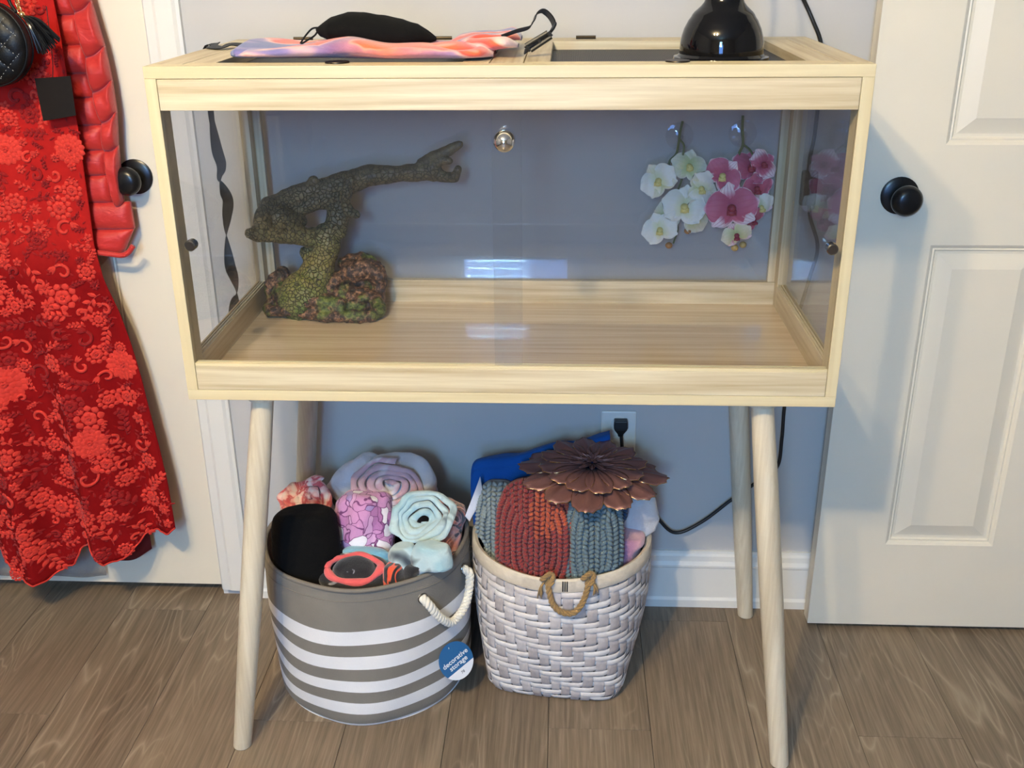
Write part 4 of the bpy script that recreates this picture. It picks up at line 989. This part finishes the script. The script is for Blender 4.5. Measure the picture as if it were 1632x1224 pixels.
# ---------------------------------------------------------------- woven basket contents
def knit(name, label, mat, px0, py0, px1, py1, y, cat='blanket', depth=.03, cell=.0098, seed=0, tilt=.45, slant=0, parent=None, pw=3.2, patch=None):
    """chunky knit fold: a soft slab covered with rows of fat slanted stitches"""
    c0 = (PY(px0, py0, y)+PY(px1, py1, y))/2; W2 = abs(PY(px1, (py0+py1)/2, y).x-PY(px0, (py0+py1)/2, y).x)/2
    H2 = (PY(px0, py0, y).z-PY(px0, py1, y).z)/2/math.cos(.42)*1.0
    upv = Vector((slant, math.sin(tilt), math.cos(tilt))).normalized(); rt_ = Vector((1, 0, 0)); rt_ = (rt_-upv*rt_.dot(upv)).normalized(); n_ = upv.cross(rt_)*-1
    if n_.y > 0: n_ = -n_
    if parent is None: parent = thing('knitted_blanket', label, cat, (c0.x, c0.y, c0.z-H2), 'chunky knitted folds in the woven basket')
    def S(u, v_):
        q_ = max(abs(u), abs(v_))
        if q_ > 1e-6: k_ = 1/((abs(u/q_)**pw+abs(v_/q_)**pw)**(1/pw)); u, v_ = u*k_, v_*k_
        rr = (abs(u)**pw+abs(v_)**pw); b_ = max(0, 1-rr)**.5
        return keep_in(c0+rt_*u*W2*1.06+upv*v_*H2*1.06+n_*(depth*b_-depth*.4+.007*nz(u*2+seed, v_*2, seed)+.006*math.sin(u*7+seed+v_*2)*b_), .004)
    m = MB(); m.slab(lambda a, b: S(a*2-1, b*2-1)-n_*.004, 26, 26, -n_*(depth*.5+.008)); m.build('fold', mat, parent, angle=180, fix=True)
    st_ = MB(); st2 = MB(); nc, nr_ = max(3, int(2*W2/cell)), max(3, int(2*H2/(cell*.78)))
    for j in range(nr_):
        for i in range(nc):
            u = (i+.5)/nc*2-1; v_ = (j+.5)/nr_*2-1
            T2 = st2 if patch and patch[1](u, v_) else st_
            du, dv = 1/nc, 1/nr_; s_ = 1 if i % 2 else -1; jt = rnd.uniform(-.4, .4)
            a = S(u-du*.75, v_+dv*s_*(.85+jt)); b = S(u+du*.75, v_-dv*s_*(.85+jt)); mid = S(u, v_)+n_*cell*.34
            T2.tube([a, a.lerp(mid, .6)+n_*cell*.1, mid, b.lerp(mid, .6)+n_*cell*.1, b], [cell*.18, cell*.34, cell*.40, cell*.34, cell*.18], 6)
    tag(st_.build('knit_stitches', mat, parent, angle=180), kind='stuff')
    if patch: tag(st2.build('rust_stitches', patch[0], parent, angle=180), kind='stuff')
    return parent
def yarn(name, col): return fabric(name, col, 700, .6, .14, sheen=.25)
M['ybluegrey'] = yarn('blue_grey_yarn', srgb(104, 124, 134)); M['yred'] = yarn('brick_red_yarn', srgb(142, 58, 58)); M['yrust'] = yarn('rust_yarn', srgb(178, 82, 58))
M['ygrey'] = yarn('grey_green_yarn', srgb(134, 148, 152)); M['ynavy'] = yarn('navy_yarn', srgb(40, 62, 92))
t = knit('k', 'grey-green chunky knitted fold at left side of woven basket', M['ygrey'], 758, 788, 826, 915, .270, depth=.045, seed=1, tilt=.35)
t = knit('k', 'brick red chunky knitted fold with rust band, front middle of woven basket', M['yred'], 790, 788, 920, 940, .205, depth=.062, seed=2, tilt=.42, patch=(M['yrust'], lambda u, v_: u > -.12+.12*math.sin(v_*9) and v_ > .10+.22*u+.05*math.sin(u*20)))
t = knit('k', 'blue-grey chunky knitted fold right of the red one in woven basket', M['ybluegrey'], 900, 800, 992, 935, .190, depth=.055, seed=4, tilt=.42)
knit('k', '', M['ynavy'], 932, 782, 1000, 830, .235, depth=.020, seed=5, tilt=.5, parent=t)
M['royal'] = fabric('royal_blue_cloth', srgb(22, 82, 158), 350, .3, .12, sheen=.1)
M['whitecloth'] = plush('white_fleece', [(.3, srgb(196, 194, 200)), (.7, srgb(226, 224, 226))], 9)
M['pinkfl'] = plush('pink_lilac_fleece', [(.35, srgb(168, 120, 150)), (.6, srgb(222, 170, 182))], 9)
# royal blue towel across the back
a_, b_ = PY(756, 735, .370), PY(972, 690, .395)
tw = thing('blue_towel', 'royal blue folded towel at the back of woven basket, behind copper flower', 'towel', ((a_.x+b_.x)/2, .38, .25))
def twl(off, drop, th_):
    def fn(u, v_):
        p_ = a_.lerp(b_, u); ph_ = v_*PI*1.0
        y = p_.y+off-.030*math.cos(ph_)*(1+.1*math.sin(u*9)); z = p_.z-th_-drop*(1-math.sin(ph_))**1.6*.95+.003*math.sin(u*14)+.004*nz(u*7, v_*3, off*40)
        return Vector((p_.x-.006*(1-u)*math.sin(v_*7), y, z))
    return MB().slab(fn, 40, 24, (0, .004, -.006)).build('fold_layer', M['royal'], tw, angle=180, fix=True)
twl(.0, .16, 0); twl(-.006, .15, .010); twl(.004, .13, .018)
# white paper label
m = MB(); pa, pb_, pc_, pd = PY(765, 760, .300), PY(770, 790, .300), PY(748, 832, .268), PY(741, 824, .268)
m.slab(lambda u, v_: pa.lerp(pb_, u).lerp(pd.lerp(pc_, u), v_)+Vector((0, -.003*math.sin(v_*5), 0)), 5, 12, (.0004, .0005, 0))
tag(m.build('paper_label', plain('white_paper', srgb(226, 230, 242), .5), None), 'slim white paper label sticking out at the left of woven basket', 'label')
c = PY(1010, 812, .30)
t = bundle('white_fleece', M['whitecloth'], None, c+Vector((-.005, -.01, -.10)), c+Vector((.004, .006, .040)), .044, .040, 2.5, .010, power=3.5)
tag(t, 'off-white fleece bundle under right side of the copper flower', 'blanket')
c = PY(1004, 872, .245)
t = bundle('pink_fleece', M['pinkfl'], None, c+Vector((-.012, -.006, -.10)), c+Vector((.000, .008, .030)), .034, .040, 4.5, .006, power=3)
tag(t, 'pink fleece bundle at right rim of woven basket, below the white one', 'blanket')
t = bundle('basket_filler', M['blackp'], None, (WBX, WBY, .02), (WBX, WBY, .262), .142, .142, 3, .004, power=6)  # unseen dark filler, closes the gaps down to the basket bottom
tag(t, 'unseen dark filler added in the bottom of the woven basket under the knits', 'blanket')
# copper flower
fc = PY(944, 742, .285); fN = Vector((.03, -.06, .998)).normalized()
fl_ = thing('metal_flower', 'copper-coloured metal flower with layered petals lying on top of woven basket', 'ornament', tuple(fc))
cpm = NT('copper_lacquer'); v = cpm.coord(); cpm.set(cpm.mix(cpm.noise(v, 30, 3).outputs[0], srgb(128, 92, 92), srgb(150, 108, 102)), .40, .45); M['copper'] = cpm.m
ax, e1, e2 = basis(fN)
def fpetal(ang, r0, r1, w, h0, h1, droop, lobes=4, lname='petal'):
    d = e1*math.cos(ang)+e2*math.sin(ang); s_ = e2*math.cos(ang)-e1*math.sin(ang); m = MB()
    def S(u, v_):
        a = u*2-1; t = v_; L = r1*(1-.16*abs(a)**2.2+.022*math.cos(a*PI*lobes)) if lobes else r1*(1-.55*abs(a)**1.6)
        x = r0+(L-r0)*t; wd = w*(.22+.78*math.sin(min(1, t*1.02)*PI*.60)) if lobes else w*(.35+.65*math.sin(t*PI*.55))
        z = h0+(h1-h0)*t-droop*t**2.5+.0028*math.cos(a*PI*2.0)*math.sin(t*PI*.9)-.004*abs(a)**2*t+.002
        return fc+d*x+s_*a*wd*.5*(1-.12*t**6)+fN*z
    m.slab(S, 11, 10, -fN*.0011); o = m.build(lname, M['copper'], fl_, angle=180, fix=True)
    if r1 < .09: return
    ed_ = [S(0, .55), S(0, .75), S(0, .9)]+[S(k/12, 1) for k in range(13)]+[S(1, .9), S(1, .75), S(1, .55)]
    MB().tube([p_-fN*.0005 for p_ in ed_], .0007, 6).build('gold_edge', M['gold'], o, angle=180)
for k in range(12): fpetal(2*PI*k/12+.10, .03, .139+.004*math.sin(k*2.3), .060, -.004, -.010, .022 if math.sin(2*PI*k/12+.1) > .2 else .004, 4)
for k in range(12): fpetal(2*PI*k/12+.36, .02, .101+.003*math.sin(k*1.7), .053, .002, .006, .004, 3)
for k in range(11): fpetal(2*PI*k/11+.2, .006, .044+.003*math.sin(k*2.1), .016, .007, .013, -.001, 0)
for k in range(8): fpetal(2*PI*k/8+.5, .002, .024, .010, .010, .018, -.001, 0)
MB().lathe([(0, .012), (.005, .011), (.007, .008), (.006, .002), (0, 0)], (0, 0, 0), 16)
MB().sphere(fc+fN*.012, .006, 14, 8, (1, 1, .6)).build('flower_centre', M['copper'], fl_, angle=180)

# ---------------------------------------------------------------- clothes hanging on the left door
XC = -1.03
M['lacered'] = fabric('bright_red_embroidery', srgb(216, 58, 46), 900, .5, .12, sheen=.1, rough=.6)
M['lacedark'] = fabric('deep_red_embroidery', srgb(158, 24, 24), 900, .5, .12, sheen=.1, rough=.7)
tl_ = NT('red_tulle'); v = tl_.coord((1, 1, .4)); _sz = tl_.n('ShaderNodeSeparateXYZ'); tl_.l(tl_.coord(), _sz.inputs[0]); tl_.set(tl_.mix(tl_.ramp(_sz.outputs['Z'], [(.66, (0,)*3), (.74, (1,)*3)]), tl_.mix(tl_.noise(v, 14, 3).outputs[0], srgb(116, 10, 15), srgb(152, 18, 20)), srgb(180, 32, 30)), .95, 0, Specular_IOR_Level=.1); tl_.bump(tl_.noise(tl_.coord(), 900, 1).outputs[0], .3, .001); M['tulle'] = tl_.m
M['tulledark'] = plain('inner_skirt', srgb(96, 8, 16), .8)
edge_px = [(62, -190), (70, -90), (85, 0), (98, 60), (110, 130), (126, 200), (138, 300), (150, 390), (166, 445), (192, 500), (210, 550), (226, 600), (250, 690), (268, 760), (287, 856)]
ew = [PY(x, y, .415) for x, y in edge_px]; EZ = [p_.z for p_ in ew][::-1]; EX = [p_.x for p_ in ew][::-1]
def hwid(z): return float(np.interp(z, EZ, EX))-XC
hem_px = [(-420, 880), (-330, 900), (-240, 865), (-150, 895), (-70, 920), (-20, 885), (6, 884), (18, 893), (28, 905), (50, 920), (78, 921), (100, 913), (118, 906), (128, 882), (150, 866), (162, 876), (180, 892), (204, 894), (218, 882), (232, 866), (252, 862), (272, 862), (287, 853)]
hw_ = [PY(x, y, .375) for x, y in hem_px]; HU = [(p_.x-XC)/(hw_[-1].x-XC) for p_ in hw_]; HZ = [p_.z for p_ in hw_]
def hemz(u): return float(np.interp(u, HU, HZ))
def foldy(u, z):
    k_ = sstep(.86, .15, z)
    f_ = (.5+.5*math.cos(2*PI*(1.75*u+.10)))**1.0; g_ = (.5+.5*math.cos(2*PI*(4.4*u-.2)+1.1*math.sin(z*3)))
    body = .010*(1-u*u)
    return .415-body-k_*(.050*f_+.020*g_*(.6+.4*f_))-.004*math.sin(9*u+z*5)+.028*k_*abs(u)**3 + .004*nz(u*3, z*5, 1)
def dress_pt(u, v_):
    zt = 1.46; zb = hemz(u); z = zt+(zb-zt)*v_; return Vector((XC+u*hwid(z), foldy(u, z), z))
dr = thing('lace_dress', 'long red lace dress with embroidered flowers hanging on the left door', 'dress', (XC, .42, .1))
MB().slab(lambda a, b: dress_pt(a*2-1, b), 120, 110, (0, .0015, 0)).build('skirt', M['tulle'], dr, angle=180)
MB().slab(lambda a, b: (lambda u: Vector((XC+u*hwid(.9-(.9-.16)*b)*.72, .458-.006*math.cos(u*14), .9-(.9-(.118+.022*math.sin(u*7)))*b)))(a*2-1), 60, 30, (0, .0015, 0)).build('lining', M['tulledark'], dr, angle=180)
# scalloped hem piping
MB().tube([dress_pt(-1+2*k/300, 1)+Vector((0, -.0008, .0025*abs(math.sin(k*.29)))) for k in range(301)], .0019, 6).build('hem_piping', M['lacered'], dr, angle=180)
def dsurf(x, z, off=0):
    hw0 = max(.05, hwid(z)); u = max(-1, min(1, (x-XC)/hw0)); return Vector((x, foldy(u, z)-off, z))
def leafshape(m, x, z, ang, L, W, h=.0022, split=True):
    h *= 1.5
    """one embroidered leaf or petal following the skirt"""
    ca, sa = math.cos(ang), math.sin(ang); out = [(0, 0), (.25, .42), (.55, .5), (.82, .30), (1, 0), (.82, -.30), (.55, -.5), (.25, -.42)]
    pts = [dsurf(x+ca*a*L-sa*b*W, z+sa*a*L+ca*b*W, .0006) for a, b in out]; mid = [dsurf(x+ca*a*L, z+sa*a*L, .0006+h*.45) for a in (.3, .6)]
    side = [dsurf(x+ca*a*L-sa*b*W, z+sa*a*L+ca*b*W, .0006+h) for a, b in ((.3, .26), (.6, .28), (.3, -.26), (.6, -.28))]
    # 0-7 outline, 8,9 midrib, 10,11 left ridge, 12,13 right ridge
    m.add(pts+mid+side, [(0, 10, 1), (1, 10, 11, 2), (2, 11, 3), (3, 11, 4), (0, 8, 10), (8, 9, 11, 10), (9, 4, 11), (0, 7, 12), (7, 6, 13, 12), (6, 5, 13), (5, 4, 13), (0, 12, 8), (8, 12, 13, 9), (9, 13, 4)])
def lace_flower(x, z, R_, mat, rings=2, n=8):
    m = MB(); a0 = rnd.uniform(0, 1)
    for r in range(rings):
        nn_ = n+r*4; rin = R_*(.12+.44*r/max(1, rings-1)*(rings > 1)); L = R_-rin if rings == 1 else R_*(.5 if r else .46)
        for k in range(nn_):
            a = 2*PI*k/nn_+a0+r*.3; leafshape(m, x+math.cos(a)*rin, z+math.sin(a)*rin, a, L, 2*PI*R_*(.55+.3*r)/nn_*.95, .0028-.0006*r)
    for k in range(5):
        a = 2*PI*k/5; leafshape(m, x, z, a, R_*.2, R_*.14, .004)
    m.build('lace_flower', mat, dr, angle=180)
def lace_sprig(x, z, ang, L, mat, n=5, bend=1.2):
    m = MB(); px_, pz_, a = x, z, ang
    for k in range(n*2):
        st_ = L/(n*2); px2, pz2 = px_+math.cos(a)*st_, pz_+math.sin(a)*st_
        if k % 1 == 0:
            s_ = 1 if k % 2 else -1; leafshape(m, px2, pz2, a+s_*.75, L*.36*(1-.04*k), L*.16, .0026)
        m.tube([dsurf(px_, pz_, .001), dsurf(px2, pz2, .001)], .0009, 5); px_, pz_ = px2, pz2; a += bend/(n*2)
    leafshape(m, px_, pz_, a, L*.28, L*.13, .0024); m.build('lace_sprig', mat, dr, angle=180)
def lace_scroll(x, z, ang, R_, mat, s_=1):
    m = MB(); pts = []
    for k in range(26):
        t = k/25; a = ang+s_*t*5.2; r = R_*(1-.82*t); pts.append(dsurf(x+math.cos(a)*r, z+math.sin(a)*r, .0014))
    m.tube(pts, [.0035-.0016*abs(k/25-.4) for k in range(26)], 6)
    for k in range(3): a = ang-.5*k*s_; leafshape(m, x+math.cos(ang)*R_, z+math.sin(ang)*R_, ang-s_*(PI/2+.35*(k-1)), R_*1.1, R_*.36, .0024)
    m.build('lace_scroll', mat, dr, angle=180)
# motifs laid down the skirt and bodice in a loose half-drop repeat, right half of the dress and a margin of the left
placed = []
def ok(x, z, r):
    if any((x-a)**2+(z-b)**2 < (r*.72+c*.72)**2 for a, b, c in placed): return False
    placed.append((x, z, r)); return True
def inside_dress(x, z, r):
    u = (x-XC)/max(.05, hwid(z)); return abs(u)+r/hwid(z)*.85 < 1.0 and z-r > hemz(u)+.004 and x > -1.30
big = [(12, 610, .040), (188, 588, .034), (105, 240, .030), (5, 240, .030), (120, 640, .026), (88, 335, .026), (150, 700, .034), (25, 720, .026), (235, 800, .024), (180, 815, .020), (65, 860, .026), (70, 790, .024), (205, 870, .018), (232, 740, .020), (40, 900, .018), (150, 810, .020), (20, 490, .020), (150, 515, .018), (185, 560, .014), (35, 585, .016)]
for x, y, r in big:
    p_ = PY(x, y, .395)
    if ok(p_.x, p_.z, r): lace_flower(p_.x, p_.z, r*.92, M['lacedark'] if (x, y) in ((120, 640),) else M['lacered'], 2 if r < .03 else 3, 7)
tries = 0
while tries < 5200:
    tries += 1; z = 1.28-(1.28-.07)*rnd.random()**.85; x = XC+rnd.uniform(-.75, 1)*hwid(z)
    r = (rnd.choice((.020, .024, .028)) if tries < 700 else rnd.choice((.012, .015, .018)))*(1 if z < .78 else .85)
    if not inside_dress(x, z, r) or not ok(x, z, r): continue
    mt = M['lacered'] if rnd.random() < (.66 if z > .3 else .8) else M['lacedark']; kd = rnd.random()
    if kd < .30: lace_flower(x, z, r*.95, mt, 1 if r < .016 else 2, rnd.choice((5, 6, 8)))
    elif kd < .82: a = rnd.uniform(0, 2*PI); lace_sprig(x-math.cos(a)*r*.9, z-math.sin(a)*r*.9, a, r*1.9, mt, rnd.choice((3, 4)), rnd.uniform(-1.4, 1.4))
    else: lace_scroll(x, z, rnd.uniform(0, 6.28), r*.7, mt, rnd.choice((-1, 1)))
# small ribbed vine and fill embroidery between, too fine to pick apart
fill = MB()
for k in range(1500):
    z = 1.25-(1.25-.07)*rnd.random()**.7; x = XC+rnd.uniform(-.7, .99)*hwid(z); u = (x-XC)/hwid(z)
    if z-.012 < hemz(u) or (z > .45 and rnd.random() < .6): continue
    leafshape(fill, x, z, rnd.uniform(0, 6.28), rnd.uniform(.008, .016), rnd.uniform(.003, .005), .0014)
tag(fill.build('fine_embroidery', M['lacedark'], dr, angle=180), kind='stuff')

# puffer jacket behind the dress
M['puff'] = NT('red_nylon'); v = M['puff'].coord(); M['puff'].set(M['puff'].mix(M['puff'].noise(v, 10, 3).outputs[0], srgb(186, 36, 34), srgb(204, 48, 42)), .52, 0, Sheen_Weight=.2)
M['puff'].bump(M['puff'].noise(M['puff'].coord((1, 1, 2.2)), 26, 3, .6, .8).outputs[0], .35, .006); M['puff'] = M['puff'].m
jk = thing('puffer_jacket', 'red quilted puffer jacket hanging behind the lace dress', 'jacket', (-.9, .45, .82))
def puffpanel(tl, tr, br, bl_, y0, bulge, seed, name='quilted_panel', yb=.470):
    A_, B_, C_, D_ = [PY(p_[0], p_[1], y0) for p_ in (tl, tr, br, bl_)]
    def fn(u, v_):
        p_ = A_.lerp(B_, u).lerp(D_.lerp(C_, u), v_); e = (1-abs(2*u-1)**9)*(1-abs(2*v_-1)**2.2)
        w_ = .0035*nz(p_.x*40+seed, p_.z*14, seed)+.0022*nz(p_.x*70, p_.z*60, seed)
        p_ = p_+Vector((0, -bulge*max(0, e)**.55-w_*e, -.004*math.sin(PI*u)*(1)+.0018*math.sin(u*17+seed)*math.sin(PI*v_)*0)); return p_
    fr_n = 22; m = MB(); m.slab(fn, fr_n, 16, (0, .010, 0)); return m.build(name, M['puff'], jk, angle=180, fix=True)
seamx = lambda y: interp(y, [-60, 0, 70, 151, 196, 261, 318, 362, 402], [104, 116, 135, 151, 165, 170, 180, 205, 196])
rows = [-60, -22, 20, 68, 113, 152, 196, 236, 276, 319, 362, 401]
for k, (a, b) in enumerate(zip(rows, rows[1:])):
    ra, rb = seamx(a), seamx(b)
    if a >= 319: ra = 206 if a == 319 else 212
    if b >= 362: rb = 213 if b == 362 else 196
    puffpanel((52, a-4), (ra, a+3), (rb, b+3), (52, b-4), .449, .0125, k*1.7)
outx = lambda y: interp(y, [-60, 0, 70, 135, 192, 245, 312, 330], [128, 143, 164, 178, 186, 187, 189, 200])
srow = [(-60, -60), (20, 2), (92, 74), (148, 128), (196, 178), (240, 233), (330, 322)]
for k, ((l0, r0_), (l1, r1_)) in enumerate(zip(srow, srow[1:])):
    puffpanel((seamx(l0)-3, l0), (outx(r0_), r0_), (outx(r1_), r1_), (seamx(l1)-3, l1), .440, .017, 11+k*2.3, 'sleeve_panel')
hp_ = [PY(x, y, .428) for x, y in ((60, 396), (110, 399), (150, 402), (175, 405), (194, 407), (205, 402), (212, 392))]
MB().tube(cr(hp_, 6), .0052, 10).build('hem_cuff', M['puff'], jk, angle=180)

# black swing tag
p0, p1, p2, p3 = [PY(x, y, .380) for x, y in ((55, 125), (112, 121), (121, 184), (69, 193))]
m = MB(); m.slab(lambda u, v_: p0.lerp(p1, u).lerp(p3.lerp(p2, u), v_)+Vector((0, -.002*math.sin(PI*u), 0)), 6, 6, (0, .0009, 0))
tgo = thing('swing_tag', 'plain black card tag hanging over the red dress and jacket', 'tag', tuple(p3))
m.build('card', plain('black_card', srgb(30, 25, 23), .7, Specular_IOR_Level=.15), tgo, angle=50)
MB().tube(cr([PY(84, 124, .379), PY(84, 100, .372), PY(80, 60, .368), PY(74, 10, .37)], 5), .0008, 6).build('string', M['blackm'], tgo)

# quilted round handbag
bc = PY(-16, 70, .345); BR_ = .0685
bag = thing('handbag', 'round black quilted handbag with tassel hanging over the top of the dress', 'bag', (bc.x, .36, bc.z-BR_))
M['leather'] = plain('black_leather', (.003, .003, .0035), .45, bump=.25, bscale=500, Specular_IOR_Level=.3)
def bagf(sgn):
    def fn(u, v_):
        a = 2*PI*u; r = BR_*v_; x, z = r*math.cos(a), r*math.sin(a); k_ = max(0, 1-(r/BR_)**3.2)**.6
        s1 = abs(math.sin((x+z)*PI/.036)); s2 = abs(math.sin((x-z)*PI/.036)); qd = .0026*(min(s1, 1)*min(s2, 1))**.45*(k_ > .1)
        return Vector((bc.x+x, bc.y+sgn*(.010+.016*k_+qd*k_), bc.z+z))
    return fn
MB().grid(bagf(-1), 120, 46, True).build('front', M['leather'], bag, angle=180, fix=True)
m = MB(); m.grid(bagf(1), 64, 16, True); m.lathe([(BR_, -.010), (BR_+.002, 0), (BR_, .010)], bc, 96, 'y'); m.build('back', M['leather'], bag, angle=180, fix=True)
for q_ in (-.0105, .0105): MB().tube([bc+Vector((BR_*math.cos(t), q_, BR_*math.sin(t))) for t in [2*PI*k/80 for k in range(81)]], .0022, 8, cap=False).build('piping', M['leather'], bag, angle=180)
stt = MB()
for k in range(-4, 5):
    for j in range(-26, 27):
        for sg in (-1, 1):
            t = j*.0026; x = k*.018+t; z = sg*(k*.018-t) if False else sg*t
            x0 = k*.036/2; x = x0+t; z = sg*(x0-t) if False else sg*(t-x0)
            r = math.hypot(x, z)
            if r > BR_*.9 or j % 2: continue
            k_ = max(0, 1-(r/BR_)**3.2)**.6; c_ = Vector((bc.x+x, bc.y-.0108-.016*k_, bc.z+z)); d_ = Vector((.0007, 0, .0007*sg)); stt.tube([c_-d_, c_+d_], .00035, 4)
tag(stt.build('stitching', plain('white_thread', (.7, .7, .68), .5), bag), kind='stuff')
# tassel, bead and chain
tb = PY(35, 23, .318)
MB().sphere(tb, .0052, 18, 12).build('gold_bead', M['gold'], bag, angle=180)
tz = MB()
for k in range(46):
    f_ = k/45; ex = 66+ (96-66)*rnd.random(); ey = interp(ex, [66, 80, 96], [88, 80, 66])+rnd.uniform(-6, 3)
    if rnd.random() < .22: ex -= 14; ey += 2
    e_ = PY(ex, ey, .318+rnd.uniform(-.010, .012)); md = tb.lerp(e_, .5)+Vector((.004, rnd.uniform(-.008, .004), rnd.uniform(.000, .008)))
    c_ = cr([tb+Vector((0, 0, -.003)), tb.lerp(md, .5)+Vector((.001, -.002, .002)), md, e_], 4)
    vs = []; wv_ = Vector((rnd.uniform(.3, 1), rnd.uniform(-.6, .2), rnd.uniform(.3, 1))).normalized()*.0013
    tz.tube(c_, [.0010]+[.0016]*(len(c_)-2)+[.0010], 5)
tag(tz.build('tassel', plain('tassel_leather', (.008, .008, .009), .22), bag, angle=60), kind='stuff')
ch = MB()
for k in range(8):
    c_ = PY(20+k*1.5, -26+k*6, .322); rt_ = Vector((1, 0, 0)) if k % 2 else Vector((.2, 1, 0)).normalized()
    ch.tube([c_+rt_*math.cos(t)*.0032+Vector((.1, 0, 1))*math.sin(t)*.0052 for t in [2*PI*q_/14 for q_ in range(15)]], .0010, 6, cap=False)
ch.build('chain', M['gold'], bag, angle=180)
MB().tube(cr([PY(26, 20, .325), PY(14, 0, .33), PY(4, -40, .34), PY(0, -150, .35), PY(-4, -300, .40)], 6), .0028, 8).build('strap', M['leather'], bag, angle=180)
# hanger and over-door hook carrying it all (above the frame)
hg = thing('coat_hanger', 'dark hanger on the left door carrying dress, jacket and handbag', 'hanger', (XC, .44, 1.44))
MB().tube(cr([(XC-.19, .44, 1.455), (XC-.10, .44, 1.50), (XC, .44, 1.535), (XC+.10, .44, 1.50), (XC+.19, .44, 1.455)], 6), .008, 12).build('shoulders', M['blackm'], hg)
MB().tube(cr([(XC, .44, 1.535), (XC, .44, 1.60), (XC+.018, .44, 1.63), (XC, .455, 1.65), (XC-.018, .47, 1.635)], 6), .002, 8).build('hook', M['gun'], hg)
hk = MB().box(XC-.012, XC+.012, .486, .4898, 1.62, 2.044).box(XC-.012, XC+.012, .486, .530, 2.044, 2.047).box(XC-.012, XC+.012, .452, .4875, 1.62, 1.624).box(XC-.012, XC+.012, .450, .453, 1.62, 1.66)
tag(hk.build('over_door_hook', M['gun'], None, smooth=False), 'flat metal hook over the top of the left door', 'hook')
# clear garment bag behind the dress
def gb(u, v_):
    z = 1.42-(1.42-(.046+.004*math.sin(u*11)))*v_; x = -1.33+(PY(168, 930, .462).x+1.33+.0)*u
    return Vector((x, .480-.004*math.sin(u*9+1)*sstep(.2, 1, v_)-.008*sstep(.93, 1, v_)+.002*nz(u*7, v_*9, 2), z+.008*sstep(.85, 1, u)*v_))
m = MB(); m.slab(gb, 60, 60, (0, .0006, 0)); tag(m.build('garment_bag', M['film'], None, angle=180), 'clear plastic garment bag behind the dress, its hem near the floor', 'garment bag')
